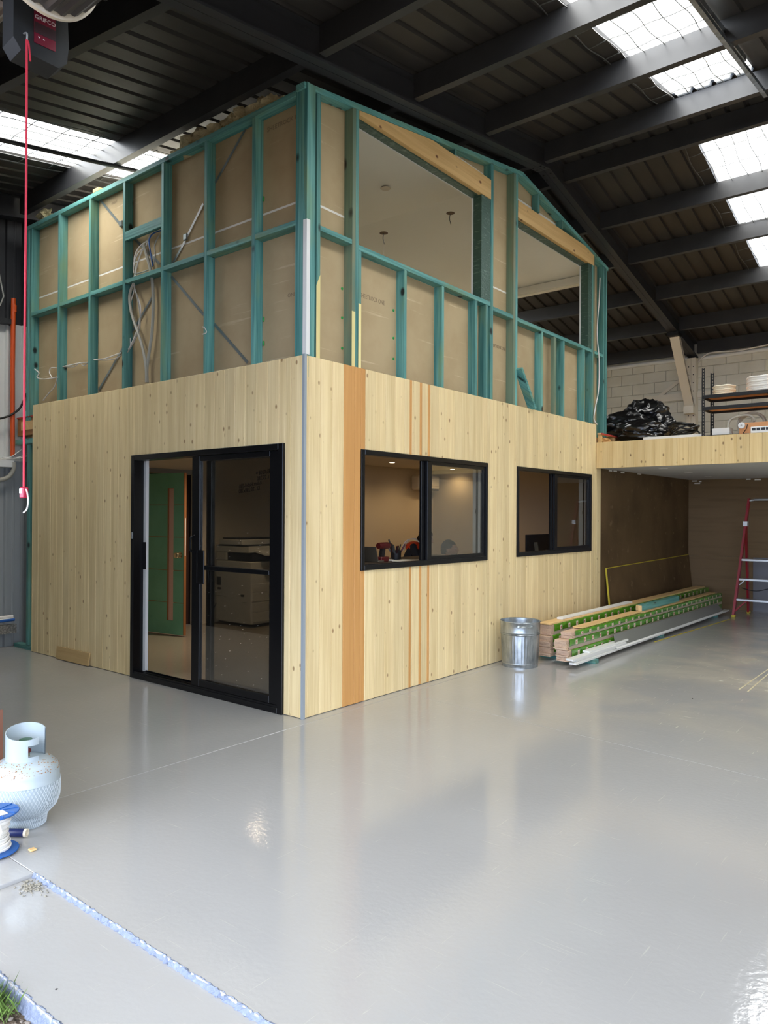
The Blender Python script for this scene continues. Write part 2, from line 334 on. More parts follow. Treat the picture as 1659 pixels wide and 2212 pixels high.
def floor_mat(name, base, dust, dusty, rough=.12):
    M = bpy.data.materials.new(name); M.use_nodes = True; n = M.node_tree; b = n.nodes['Principled BSDF']; N = n.nodes.new; L = n.links.new
    geo = N('ShaderNodeNewGeometry').outputs['Position']
    def noise_(scale, detail=4, dist=0, loc=(0,0,0)):
        mp = N('ShaderNodeMapping'); mp.inputs['Scale'].default_value = scale; mp.inputs['Location'].default_value = loc; L(geo, mp.inputs[0])
        q = N('ShaderNodeTexNoise'); q.inputs['Scale'].default_value = 1; q.inputs['Detail'].default_value = detail; q.inputs['Distortion'].default_value = dist
        L(mp.outputs[0], q.inputs[0]); return q.outputs[0]
    def mr(s, a, b_, c=0, d=1):
        r = N('ShaderNodeMapRange'); L(s, r.inputs[0]); r.inputs[1].default_value = a; r.inputs[2].default_value = b_; r.inputs[3].default_value = c; r.inputs[4].default_value = d; return r.outputs[0]
    def mul(a, b_):
        q = N('ShaderNodeMath'); q.operation = 'MULTIPLY'; L(a, q.inputs[0])
        if isinstance(b_, (int, float)): q.inputs[1].default_value = b_
        else: L(b_, q.inputs[1])
        return q.outputs[0]
    sep = N('ShaderNodeSeparateXYZ'); L(geo, sep.inputs[0])
    # worn, dusty region towards the back right of the slab
    fx = mr(sep.outputs['X'], .6, 1.8); fy = mr(sep.outputs['Y'], .5, 3.0); zone = mul(fx, fy)
    if not dusty: zone = mul(zone, 0.0)
    d1 = mr(noise_((1.3,1.3,1), 8, .4), .40, .85)
    dmask = mul(mul(d1, zone), .8)
    # scratches
    s1 = mr(noise_((3,120,1), 2, .35), .69, .74); s2 = mr(noise_((110,4,1), 2, .5, (3,5,0)), .70, .75)
    mxm = N('ShaderNodeMath'); mxm.operation = 'MAXIMUM'; L(s1, mxm.inputs[0]); L(s2, mxm.inputs[1])
    zz = N('ShaderNodeMath'); zz.operation = 'MULTIPLY_ADD'; L(zone, zz.inputs[0]); zz.inputs[1].default_value = .75; zz.inputs[2].default_value = .16
    scm = mul(mxm.outputs[0], zz.outputs[0])
    # scuffs seen as small arcs
    base_v = N('ShaderNodeMixRGB'); L(mr(noise_((.8,.8,1), 3), .3, .8), base_v.inputs[0]); base_v.inputs[1].default_value = base; base_v.inputs[2].default_value = tuple(c*.9 for c in base[:3])+(1,)
    m1 = N('ShaderNodeMixRGB'); L(dmask, m1.inputs[0]); L(base_v.outputs[0], m1.inputs[1]); m1.inputs[2].default_value = dust
    m2 = N('ShaderNodeMixRGB'); L(scm, m2.inputs[0]); L(m1.outputs[0], m2.inputs[1]); m2.inputs[2].default_value = srgb(232,226,206)
    L(m2.outputs[0], b.inputs['Base Color'])
    rr = N('ShaderNodeMath'); rr.operation = 'MULTIPLY_ADD'; L(dmask, rr.inputs[0]); rr.inputs[1].default_value = .5; rr.inputs[2].default_value = rough; L(rr.outputs[0], b.inputs['Roughness'])
    b.inputs['Specular IOR Level'].default_value = .6
    bu = N('ShaderNodeBump'); bu.inputs['Strength'].default_value = .25; bu.inputs['Distance'].default_value = .003; L(noise_((38,38,1), 3), bu.inputs['Height']); 
    bu2 = N('ShaderNodeBump'); bu2.inputs['Strength'].default_value = .25; bu2.inputs['Distance'].default_value = .004; L(noise_((3,3,1), 2), bu2.inputs['Height']); L(bu2.outputs[0], bu.inputs['Normal'])
    L(bu.outputs[0], b.inputs['Normal']); return M
FLOOR = floor_mat('grey_epoxy_floor', srgb(165,165,164), srgb(204,194,168), True, .085)
FLOOR_IN = floor_mat('office_floor', srgb(168,158,142), srgb(190,180,160), False, .15)

# ================================================================== STRUCTURE
XL, XR, YF, YB = -4.80, 9.2, -2.44, 9.38         # inner faces of the shed
RY = 3.75                                        # ridge
def zb(y, o=0):                                  # rafter underside (+offset)
    return 5.505+o-(.15*(RY-y) if y < RY else .2165*(y-RY))

# ---- floor : slabs with saw cut joints
fl = thing('floor', 'glossy grey painted concrete floor of the workshop', 'floor', (0,0,0), kind='structure')
def slab(pts, z0=-.15, z1=0, m_=FLOOR, name='slab', parent=fl):
    n = len(pts); g = .0014
    cx = sum(p[0] for p in pts)/n; cy = sum(p[1] for p in pts)/n
    mb = MB(); vs = [(x, y, z0) for x, y in pts]+[(x, y, z1-.003) for x, y in pts]+[(x+(g if x < cx else -g)*1.2, y+(g if y < cy else -g)*1.2, z1) for x, y in pts]
    fs = [tuple(range(n-1, -1, -1)), tuple(range(2*n, 3*n))]
    for k in (0, n):
        fs += [(k+i, k+(i+1) % n, k+(i+1) % n+n, k+i+n) for i in range(n)]
    mb.add(vs, fs); return mb.build(name, m_, parent)
g = .0015
slab([(XL-.2,-2.44),(.10-g,-2.44),(.10-g,1.145-g),(XL-.2,1.145-g)])
slab([(.10+g,-2.44),(4.6-g,-2.44),(4.6-g,.69-g),(.10+g,1.145-g)])
slab([(4.6+g,-2.44),(XR+.2,-2.44),(XR+.2,.55-g),(4.6+g,.69-g)])
slab([(XL-.2,1.145+g),(.10-g,1.145+g),(.10-g,YB+.2),(XL-.2,YB+.2)])
slab([(.10+g,1.145+g),(4.6-g,.69+g),(4.6-g,YB+.2),(.10+g,YB+.2)])
slab([(4.6+g,.69+g),(XR+.2,.55+g),(XR+.2,YB+.2),(4.6+g,YB+.2)])
# threshold: rebate in front of the roller door, raised nib to its left
slab([(.83,-2.84),(XR+.2,-2.84),(XR+.2,-2.4425),(.83,-2.4425)], -.2, -.017, name='rebate_slab')
slab([(XL-.2,-2.84),(.828,-2.84),(.828,-2.4425),(XL-.2,-2.4425)], -.2, -.001, name='nib_slab')
MB().box((XL-.3,-2.9,-.25),(XR+.3,YB+.3,-.151)).build('slab_base', CONC, fl)
# crumbly bevel of the rebate and the rough outer lip
def crumble(y, x0, x1, z, w, h, name, seed, parent=fl):
    rnd = random.Random(seed); mb = MB(); n = int((x1-x0)/.012); vs = []; fs = []
    for i in range(n+1):
        x = x0+(x1-x0)*i/n; a = rnd.uniform(-.004,.004)
        prof = [(-w*1.0,-h), (-w*.55,-h*.75+rnd.uniform(-.004,.006)), (-w*.15,-h*.2+rnd.uniform(-.004,.005)), (w*.3, .001+rnd.uniform(-.001,.002)), (w*.9,-.001)]
        for dy, dz in prof: vs.append((x, y+dy+a+rnd.uniform(-.002,.002), z+dz))
    for i in range(n):
        for k in range(4): fs.append((i*5+k, (i+1)*5+k, (i+1)*5+k+1, i*5+k+1))
    mb.add(vs, fs, False); return mb.build(name, ROUGHC, parent)
crumble(-2.44, .83, 5.2, 0, .010, .0165, 'rebate_edge', 1)
crumble(-2.84, .2, 5.2, -.017, .016, .05, 'slab_lip', 2)
# outside ground
gr = tag(MB().box((-30,-40,-.6),(30,-2.85,-.065)).build('ground', DIRT), 'bare brown dirt outside the roller door opening', 'ground', kind='structure')

# ---- roof : ceiling structure
ce = thing('ceiling', 'dark pitched metal roof with purlins, rafters and bright skylight sheets', 'roof', (0,0,4.5), kind='structure')
def sheet(x0, x1, nr, ya, yb, m_, name):
    """ribbed sheet, pans low, ribs up; profile along x extruded in y"""
    prof = []; p = (x1-x0)/nr
    for k in range(nr):
        b = x0+k*p
        prof += [(b, .029), (b+.030, .029), (b+.042, 0), (b+p-.012, 0)]
    prof.append((x1, .029))
    mb = MB(); vs = []
    for y in (ya, yb):
        for x, dz in prof: vs.append((x, y, zb(y, .255)+dz))
    n = len(prof); mb.add(vs, [(i, i+1, i+1+n, i+n) for i in range(n-1)])
    return mb.build(name, m_, ce)
runs = [(1.58, 2.31, 4, True)]+[(2.31+.82*k, 2.31+.82*(k+1), 4, k == 5) for k in range(9)]  # far right skylight strip is unseen, added for more roof light
runs += [(-2.66-.82*(k+1), -2.66-.82*k, 4, k == 0) for k in range(3)]
runs += [(-2.66+.8076*k, -2.66+.8076*(k+1), 4, False) for k in range(5)]+[(1.378, 1.58, 1, False)]
for (xa, xb, nr, sky) in runs:
    if sky:
        sheet(xa, xb, nr, YF-.5, 3.60, POLY, 'skylight_sheet'); sheet(xa, xb, nr, 3.60, RY, ROOFM, 'roof_sheet')
        sheet(xa, xb, nr, 4.28, YB-1.75, POLY, 'skylight_sheet'); sheet(xa, xb, nr, RY, 4.28, ROOFM, 'roof_sheet'); sheet(xa, xb, nr, YB-1.75, YB+.25, ROOFM, 'roof_sheet')
    else:
        sheet(xa, xb, nr, YF-.5, RY, ROOFM, 'roof_sheet'); sheet(xa, xb, nr, RY, YB+.25, ROOFM, 'roof_sheet')
mb = MB()
for s_ in (-1, 1):
    mb.add([(XL-.2,RY,zb(RY,.30)),(XR+.2,RY,zb(RY,.30)),(XR+.2,RY+s_*.22,zb(RY+s_*.22,.295)),(XL-.2,RY+s_*.22,zb(RY+s_*.22,.295))],[(0,1,2,3)])
mb.build('ridge_cap', RIDGE_M, ce)
# purlins between rafters (lipped C, web towards the door side)
PY = [-2.36, -1.2, -.02, 1.157, 2.34, 3.60, 4.10, 5.16, 6.10, 7.226, 8.32, 9.28]
def purlin(y, xa, xb, ang=0, yb_=None, name='purlin'):
    z = zb(y, .045); sg = 1 if y < RY else 1
    mb = MB(); h = .205; w = .072; t = .004
    prof = [(0,0),(w,0),(w,.02),(w-t,.02),(w-t,t),(t,t),(t,h-t),(w-t,h-t),(w-t,h-.02),(w,h-.02),(w,h),(0,h)]
    ye = y if yb_ is None else yb_
    n = len(prof); vs = [(xa, y+a, z+b) for a, b in prof]+[(xb, ye+a, z+b+(zb(ye)-zb(y))) for a, b in prof]
    fs = [(i, (i+1) % n, (i+1) % n+n, i+n) for i in range(n)]+[tuple(range(n)), tuple(range(2*n-1, n-1, -1))]
    mb.add(vs, fs); return mb.build(name, PURLIN, ce)
RX = [.0, -4.75, 4.75, 9.05]
for y in PY:
    if y == -1.2:
        purlin(-1.215, .0, -4.6, yb_=-1.93)
        purlin(-1.2, .155, 4.75); purlin(-1.2, 4.9, 9.1)
    else:
        purlin(y, -4.6, .0); purlin(y, .155, 4.75); purlin(y, 4.9, 9.1)
# rafters : back to back channels with a seam and bolts at the ridge
def rafter(x0):
    for (ya, yb) in ((YF-.05, RY), (RY, YB-.0)):
        for s_, xa, xb in ((0, x0, x0+.073), (1, x0+.077, x0+.15)):
            mb = MB(); H = .25
            vs = []
            for y in (ya, yb):
                z = zb(y); vs += [(xa,y,z),(xb,y,z),(xb,y,z+H),(xa,y,z+H)]
            # open channel: flange + web
            xo = xa if s_ == 0 else xb; xi = xb if s_ == 0 else xa; t = .005
            prof = [(xi,0),(xo,0),(xo,.02),(xo+(t if s_ == 0 else -t),.02),(xo+(t if s_ == 0 else -t),t),(xi+(-t if s_ == 0 else t),t),(xi+(-t if s_ == 0 else t),H-t),(xo,H-t),(xo,H),(xi,H)]
            n = len(prof); v2 = [(a, ya, zb(ya)+b) for a, b in prof]+[(a, yb, zb(yb)+b) for a, b in prof]
            mb.add(v2, [(i, (i+1) % n, (i+1) % n+n, i+n) for i in range(n)]+[tuple(range(n)), tuple(range(2*n-1, n-1, -1))])
            mb.build('rafter_channel', STEEL_D, ce)
    mb = MB()
    for i in range(4):
        for s_ in (-1, 1):
            y = RY+s_*(.08+.0+.09*(i//2)); x = x0+(.03 if i % 2 else .12)
            mb.box((x-.008, y-.008, zb(y)-.006), (x+.008, y+.008, zb(y)+.001))
    mb.build('ridge_bolts', BLACKR, ce)
for x in RX: rafter(x)
# bridging channels running up the slope under the purlins
MB().beam((2.42,.6,zb(.6,.02)),(2.40,3.68,zb(3.68,.02)),.035,.035).build('bridging_channel', GALV, ce)
MB().beam((2.36,3.0,zb(3.0,.15)),(2.36,.6,zb(.6,.15)),.05,.05).build('bridging_channel', GALV, ce)
MB().tube([(-2.70,-2.3,zb(-2.3,.03)),(-2.65,.26,zb(.26,.03))],.022,10).build('bridging_rod', STEEL_D, ce)
# wavy safety mesh below the skylights
def mesh_wire(xa, xb, ya, yb, seed):
    rnd = random.Random(seed); mb = MB()
    nx = int((xb-xa)/.155); ny = int((yb-ya)/.3)
    for i in range(nx+1):
        x = xa+i*.155; pts = []
        y = ya; k = 0
        while y < yb:
            pts.append((x+math.sin(y*9+i*1.7)*.012, y, zb(y,.247)-.012*abs(math.sin(y*3+i))-.003)); y += .075
        if len(pts) > 1: mb.tube(pts, .0046, 4, cap=False)
    for j in range(ny+1):
        y = ya+j*.3; pts = [(xa+q*.05, y+math.sin(q+j)*.004, zb(y,.245)-.006-.004*math.sin(q*.9+j)) for q in range(int((xb-xa)/.05)+1)]
        mb.tube(pts, .0046, 4, cap=False)
    o = mb.build('safety_mesh', WIRE, ce, kind='stuff'); return o
mesh_wire(1.43, 2.35, -2.3, 3.6, 1); mesh_wire(1.43, 2.35, 4.28, 7.7, 2); mesh_wire(-3.62, -2.5, -2.3, 3.5, 3)

# ---- walls of the shed
wl = thing('wall_left', 'ribbed metal shed wall, dark above a girt and off-white below', 'wall', (XL,0,0), kind='structure')
def ribwall(ya, yb, z0, z1, m_, name='wall_sheet'):
    prof = []; y = ya
    while y < yb-.01:
        prof += [(y,.0),(y+.05,0),(y+.055,.004),(y+.075,.004),(y+.08,0),(y+.14,0),(y+.152,.028),(y+.175,.028),(y+.187,0)]; y += .19
    prof.append((yb,0)); n = len(prof)
    vs = [(XL-.03+d*1.0, yy, z0) for yy, d in prof]+[(XL-.03+d, yy, z1) for yy, d in prof]
    MB().add(vs, [(i, i+1, i+1+n, i+n) for i in range(n-1)]).build(name, m_, wl)
for a, b in ((-2.5,-1.36),(-1.36,-.22),(-.22,.92),(.92,YB+.2)):
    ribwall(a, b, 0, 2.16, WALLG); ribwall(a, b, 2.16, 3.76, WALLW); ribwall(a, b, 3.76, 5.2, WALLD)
MB().box((XL-.08,-2.55,0),(XL-.06,YB+.3,5.2)).build('wall_backing', WALLD, wl)
MB().box((XL-.03,-2.5,3.73),(XL+.07,.0,3.79)).build('girt', STEEL_D, wl)
MB().box((XL-.03,-2.5,2.08),(XL+.06,.0,2.16)).build('girt', WHITE, wl, label='off-white painted girt')
MB().box((XL-.06,-2.5,.16),(XL+.06,.04,.26)).build('concrete_ledge', CONC, wl, label='rough speckled concrete ledge')
wbk = thing('wall_back', 'white painted concrete block wall at the back of the shed', 'wall', (0,YB,0), kind='structure')
MB().box((XL-.2,YB+.012,0),(XR+.2,YB+.2,4.55)).build('wall_core', MORTAR, wbk)
row = 0; z = 2.42
while z < 4.15:
    x = -2.4+(.2 if row % 2 else 0)
    while x < 3.4:
        dz = random.uniform(-.002,.002)
        MB().cbox((x+.004,YB-.004+dz,z+.004),(x+.396,YB+.03,z+.186),.004).build('block', BLOCK, wbk)
        x += .4
    z += .19; row += 1
MB().tube([(XL,YB-.02,4.29),(-.02,YB-.02,4.29)],.035,10).build('wall_pipe', WHITE, wbk)
MB().tube([(.2,YB-.02,4.27),(3.4,YB-.02,4.33)],.035,10).build('wall_pipe', WHITE, wbk)
MB().tube(spline([(.16,YB-.05,4.2),(.35,YB-.09,4.33),(.8,YB-.09,4.31),(1.4,YB-.09,4.36)]),.012,6).build('wall_cable', WHITE_P, wbk)
tag(MB().box((XR,-2.6,0),(XR+.15,YB+.3,5.3)).build('wall_right', WALLW), 'off-white sheet wall on the right side of the shed', 'wall', kind='structure')
wf = thing('wall_front', 'front wall strip above the wide roller door opening', 'wall', (0,YF,0), kind='structure')
MB().box((XL-.2,YF-.2,3.98),(XR+.2,YF-.1,5.2)).build('lintel_wall', WALLD, wf)
MB().box((XL-.2,YF-.08,0),(.15,YF-.02,3.98)).build('end_panel', WALLD, wf)  # unseen left panel added to cut sky light on the door side
MB().box((6.6,YF-.2,0),(XR+.2,YF-.1,3.98)).build('end_panel', WALLW, wf)
blocker = thing('sky_blocker', 'added unseen metal sheet shading the roller door opening from the sky', 'sky blocker', (2.3,-4.4,4.1), kind='structure')  # unseen awning added to keep overhead sky light off the front floor
MB().box((-6,-6.6,4.12),(10.5,-2.66,4.18)).build('sky_blocker_deck', WALLG, blocker)
MB().box((-6,-6.66,3.98),(10.5,-6.6,4.24)).build('sky_blocker_fascia', WALLG, blocker)
# steel column and knee brace at the back wall
col = thing('trim_1', 'cream painted steel portal column with knee brace at the block wall', 'column', (.08,YB-.1,2.52), kind='structure')
mb = MB(); 
for xa, xb in ((0,.073),(.077,.15)): mb.box((xa,YB-.16,2.66),(xb,YB-.006,4.27))
mb.build('column', CREAM, col)
mb = MB()
for z in [3.0+.14*i for i in range(9)]:
    for x in (.035,.115): mb.tube([(x,YB-.17,z),(x,YB-.158,z)],.009,8)
mb.build('bolt_holes', BLACKR, col, kind='stuff')
MB().beam((.08,8.33,4.47),(.08,9.15,3.40),.15,.03,(0,1,.7)).build('knee_brace', CREAM, col)
MB().beam((.15,8.36,4.45),(.15,9.17,3.40),.01,.07,(0,1,.7)).build('brace_flange', CREAM, col)
MB().cbox((-.01,8.22,4.46),(.17,8.42,4.53),.01).build('brace_clamp', BLACKR, col)
MB().box((.0,9.06,3.30),(.16,9.24,3.43)).build('brace_foot', CREAM, col)
MB().box((-.75,YB-.05,3.70-.12),(0,YB-.0041,3.70)).build('wall_rail', CREAM, col)
MB().box((.15,YB-.05,3.70-.1),(.5,YB-.0041,3.70)).build('wall_rail', CREAM, col)
MB().beam((-.62,YB-.03,3.60),(-.02,YB-.03,4.02),.05,.02,(0,1,0)).build('wall_strut', CREAM, col)
MB().beam((-.5,YB-.03,3.56),(-.8,YB-.03,3.3),.05,.02,(0,1,0)).build('wall_strut', CREAM, col)

# ================================================================== OFFICE BOX, LOWER LEVEL
ZC = 2.763
D0, D1, DZ = -2.297, -.21, 2.104
W1 = (.659, 2.659, 1.088, 2.093); W2 = (3.283, 5.262, 1.095, 2.093)
PB = .1335
# left (door side) cladding
wo1 = thing('wall_office_door_side', 'pale pine lining boards on the office wall with the black sliding door', 'wall', (-2.15,0,0), kind='structure')
x = -.012; 
while x > -4.30:
    xa = max(x-PB, -4.30); a, b = xa+.0014, x-.0014
    segs = [(0.004, ZC)]
    if b > D0 and a < D1:
        if a >= D0 and b <= D1: segs = [(DZ, ZC)]
        elif a < D0: segs = [(.004, ZC, a, D0), (DZ, ZC, D0, b)]
        else: segs = [(.004, ZC, D1, b), (DZ, ZC, a, D1)]
    for s_ in segs:
        aa, bb = (s_[2], s_[3]) if len(s_) > 2 else (a, b)
        if bb-aa > .004:
            dy = random.uniform(-.0008,.0008)
            MB().cbox((aa,dy,s_[0]),(bb,.019,s_[1]),.003).build('board', PINE, wo1)
    x -= PB
# right (window side) cladding
wo2 = thing('wall_office_window_side', 'pale pine lining boards with orange stained boards around two black windows', 'wall', (0,2.7,0), kind='structure')
def rboard(ya, yb, m_):
    zs = [(.004, ZC, ya, yb)]
    for (wa, wb, z0, z1) in (W1, W2):
        out = []
        for (c0, c1, p, q) in zs:
            if q <= wa or p >= wb: out.append((c0, c1, p, q)); continue
            if p < wa: out.append((c0, c1, p, wa))
            if q > wb: out.append((c0, c1, wb, q))
            pp, qq = max(p, wa), min(q, wb); out += [(c0, z0, pp, qq), (z1, c1, pp, qq)]
        zs = out
    for (c0, c1, p, q) in zs:
        if q-p > .003:
            dx = random.uniform(-.0008,.0008)
            MB().cbox((-.019,p+.0014,c0),(dx,q-.0014,c1),.003).build('board', m_, wo2)
y = .047; k = 0
strips = [1.345, 1.497, 1.625]
while y < 5.43:
    yb = min(y+PB, 5.43)
    m_ = ORANGE if k in (3, 4) else PINE
    st = [s_ for s_ in strips if y <= s_ < yb]
    if st:
        s_ = max(y+.002, st[0]-.018); e_ = min(yb-.001, s_+.034)
        rboard(y, s_, PINE); rboard(s_, e_, ORANGE); rboard(e_, yb, PINE)
    else: rboard(y, yb, m_)
    y = yb; k += 1
rboard(.012, .047, PINE)
MB().cbox((-.019,5.4305,.004),(.004,5.565,2.52),.002).build('end_board', PINE, wo2)
# corner trim in grey aluminium
ct = tag(MB().box((-.018,-.005,.0),(.005,-.001,2.77)).box((.001,-.0009,.0),(.005,.020,2.77)).build('trim_2', mat('grey_corner_angle', srgb(158,166,172), .35, .1), loc=(0,0,0)),
         'slim grey metal angle up the corner of the pine lining', 'trim', kind='structure')
# wall cores
core = thing('wall_office_core', 'office wall framing and inner plaster behind the pine lining', 'wall', (-2,2,0), kind='structure')
BACK = mat('brown_backing', srgb(150,112,72), .8)
MB().box((-4.3,.0192,0),(D0,.0212,2.755)).box((D1,.0192,0),(-.0205,.0212,2.755)).box((D0,.0192,DZ),(D1,.0212,2.755)).build('backing_sheet', BACK, core)
mb = MB(); 
for a_, b_ in ((.0215,W1[0]),(W1[1],W2[0]),(W2[1],5.565)): mb.box((-.0212,a_,0),(-.0192,b_,2.755 if a_ < 5 else 2.5))
for w_ in (W1, W2): mb.box((-.0212,w_[0],0),(-.0192,w_[1],w_[2])); mb.box((-.0212,w_[0],w_[3]),(-.0192,w_[1],2.755))
mb.build('backing_sheet', BACK, core)
mb = MB(); 
mb.box((-4.3,.0215,0),(D0,.12,2.5)).box((D1,.0215,0),(-.0215,.12,2.5)).box((D0,.0215,DZ),(D1,.12,2.5))
mb.build('inner_wall', PLASTER_W, core)
mb = MB(); ys = [.1205, W1[0], W1[1], W2[0], W2[1], 9.36]
for a, b in ((ys[0],ys[1]),(ys[2],ys[3]),(ys[4],ys[5])): mb.box((-.12,a,0),(-.0215,b,2.5))
for w in (W1, W2): mb.box((-.12,w[0],0),(-.0215,w[1],w[2])); mb.box((-.12,w[0],w[3]),(-.0215,w[1],2.5))
mb.build('inner_wall', PLASTER_W, core)
# back (x=-4.65) wall with a doorway, cross wall, ceiling
mb = MB().box((-4.68,.12,0),(-4.60,1.60,2.5)).box((-4.68,2.42,0),(-4.60,8.2,2.5)).box((-4.68,1.60,2.10),(-4.60,2.42,2.5))
mb.build('inner_wall', PLASTER_W, core)
MB().box((-4.6,8.2,0),(-.12,8.28,2.5)).build('inner_wall', PLASTER_W, core)
MB().box((-4.74,1.5,0),(-4.72,2.5,2.3)).build('doorway_dark_panel', mat('doorway_shade', srgb(60,40,36), .8), core)  # dark panel, the shade of the unlit doorway put into its colour
mb = MB().box((-4.60,2.40,0),(-4.57,2.47,2.12)).box((-4.60,1.53,0),(-4.57,1.60,2.12)).box((-4.60,1.53,2.10),(-4.57,2.47,2.16))
mb.build('door_architrave', mat('grey_undercoat', srgb(120,124,126), .6), core)
MB().box((-4.68,.12,2.44),(-.12,8.2,2.50)).build('office_ceiling', PLASTER_W, core)
MB().box((-4.62,.02,2.5),(-.03,5.8,2.60)).build('upper_floor', RAW, core)
MB().box((-4.58,.125,-.01),(-.125,8.18,.004)).build('office_floor', FLOOR_IN, core)
MB().box((-4.3,.0191,0),(-.02,.0199,ZC-.01)).box((-4.3,.0191,0),(-4.29,.0199,ZC)).build('x', LVL, core) if False else None
# white reveals of the windows
mb = MB()
for w in (W1, W2):
    mb.box((-.165,w[1]-.012,w[2]),(-.06,w[1],w[3])); mb.box((-.14,w[0],w[2]),(-.06,w[0]+.012,w[3])); mb.box((-.14,w[0]+.012,w[2]),(-.06,w[1]-.012,w[2]+.012)); mb.box((-.14,w[0]+.012,w[3]-.012),(-.06,w[1]-.012,w[3]))
mb.build('window_reveal', WHITE, core)

# ---- windows
def window(i, w, lab):
    ya, yb, za, zb_ = w; ym = ya+(yb-ya)*.485
    t = thing('window_%d' % i, lab, 'window', (0,(ya+yb)/2,za), kind='structure')
    F = .042
    mb = MB().cbox((-.062,ya,za),(.012,ya+F,zb_),.003).cbox((-.062,yb-F*.8,za),(.012,yb,zb_),.003).cbox((-.062,ya+F,zb_-F),(.012,yb-F*.8,zb_),.003).cbox((-.062,ya+F,za),(.012,yb-F*.8,za+F),.003)
    mb.build('window_frame', BLACKP, t)
    MB().box((-.05,ya+F,za+F-.001),(-.0,yb-F,za+F+.006)).build('window_track', ALU if i == 9 else BLACKP, t)
    s = MB().cbox((-.03,ym-.02,za+F),(-.004,ym+.05,zb_-F),.002).cbox((-.03,yb-F-.022,za+F),(-.004,yb-F*.8,zb_-F),.002).box((-.03,ym+.05,zb_-F-.03),(-.004,yb-F-.022,zb_-F)).box((-.03,ym+.05,za+F),(-.004,yb-F-.022,za+F+.035))
    so = s.build('fixed_sash', BLACKP, t)
    MB().box((-.019,ym+.05,za+F+.035),(-.014,yb-F-.022,zb_-F-.03)).build('pane', GLASS, so)
    s = MB().cbox((-.058,ym-.075,za+F),(-.034,ym-.01,zb_-F),.002).cbox((-.058,yb-.125,za+F),(-.034,yb-.118,zb_-F),.002).box((-.058,ym-.01,zb_-F-.03),(-.034,yb-.13,zb_-F)).box((-.058,ym-.01,za+F),(-.034,yb-.13,za+F+.03))
    so = s.build('sliding_sash', BLACKP, t)
    MB().box((-.048,ym-.01,za+F+.03),(-.043,yb-.13,zb_-F-.03)).build('pane', GLASS_I, so)
    MB().cbox((-.064,yb-.127,(za+zb_)/2-.02),(-.058,yb-.10,(za+zb_)/2+.02),.002).build('latch', BLACKP, t)
window(1, W1, 'black framed sliding window with two people behind it')
window(2, W2, 'black framed sliding window with computer screens behind it')

# ---- sliding door
d1 = thing('door_1', 'black aluminium sliding glass door standing half open', 'door', ((D0+D1)/2,.03,0), kind='structure')
mb = MB().cbox((D0,-.022,0),(D0+.05,.11,DZ),.003).cbox((D1-.055,-.022,0),(D1,.11,DZ),.003).cbox((D0+.05,-.022,DZ-.05),(D1-.055,.11,DZ),.003).cbox((D0+.05,-.022,0),(D1-.055,.11,.045),.003)
mb.box((D0+.05,-.012,.045),(D1-.055,-.006,.062)).box((D0+.05,.03,.045),(D1-.055,.036,.058)).box((D0+.05,.09,.045),(D1-.055,.096,.06))
mb.build('door_frame', BLACKP, d1)
MB().box((D0+.05,.085,.05),(D0+.09,.115,DZ-.05)).build('white_seal_strip', WHITE, d1, label='white vertical seal strip')
MB().cbox((D0+.05,.075,1.02),(D0+.10,.084,1.28),.002).build('lock_keeper', BLACKP, d1)
MB().cbox((D0+.018,-.027,1.315),(D0+.036,-.022,1.375),.001).build('strike_plate', ALU, d1, label='small bright strike plate')
def leaf(xa, xb, y0, y1, mid, nm, sw=.085):
    z0, z1 = .062, DZ-.052
    mb = MB().cbox((xa,y0,z0),(xa+sw,y1,z1),.003).cbox((xb-sw*.9,y0,z0),(xb,y1,z1),.003).cbox((xa+sw,y0,z1-.045),(xb-sw*.9,y1,z1),.003).cbox((xa+sw,y0,z0),(xb-sw*.9,y1,z0+.06),.003)
    if mid: mb.cbox((xa+sw,y0-.004,1.07),(xb-sw*.9,y1,1.108),.003)
    o = mb.build(nm, BLACKP, d1)
    ym = (y0+y1)/2
    if mid:
        MB().box((xa+sw,ym-.002,1.108),(xb-sw*.9,ym+.002,z1-.045)).build('pane', GLASS_D, o)
        MB().box((xa+sw,ym-.002,z0+.06),(xb-sw*.9,ym+.002,1.07)).build('pane', GLASS_D, o)
    else: MB().box((xa+sw,ym-.002,z0+.06),(xb-sw*.9,ym+.002,z1-.045)).build('pane', GLASS_D, o)
    return o
lf = leaf(-1.372, -.275, -.006, .028, True, 'outer_leaf', .11)
lr = leaf(-1.235, -.20-.02, .042, .082, False, 'inner_leaf', .07)
MB().tube(spline([(-1.325,-.008,1.36),(-1.325,-.05,1.345),(-1.325,-.055,1.29),(-1.325,-.05,1.235),(-1.325,-.008,1.22)]),.009,8).build('pull_handle', BLACKP, lf)
MB().cbox((-1.29,-.014,.95),(-1.19,-.006,1.24),.006).build('lock_plate', BLACKP, lf)
mb = MB(); rnd = random.Random(3)
for i in range(60):
    x = rnd.uniform(-1.24,-.38); z = rnd.choice((rnd.uniform(.13,1.05), rnd.uniform(.13,.7), rnd.uniform(1.12,1.4))); s_ = rnd.uniform(.001,.0022); mb.box((x-s_,.0088,z-s_),(x+s_,.0092,z+s_))
mb.build('dust_specks', WHITE, lf, kind='stuff')
# felt-pen note, written on the inside face so it reads reversed
for txt, q in (('HEBEL-0308 =', (575,1019)), ('12 x 20 280', (573,1031)), ('Adam Hebel-030', (541,1047)), ('12 . 20 280x280', (539,1058))):
    p = at(q[0], q[1], 'y', .01); place_text(txt, .048, (p.x, .0083, p.z), (1,0,.10), (0,0,1), INK, lf, 'handwriting', mirror=True, sx=.85)

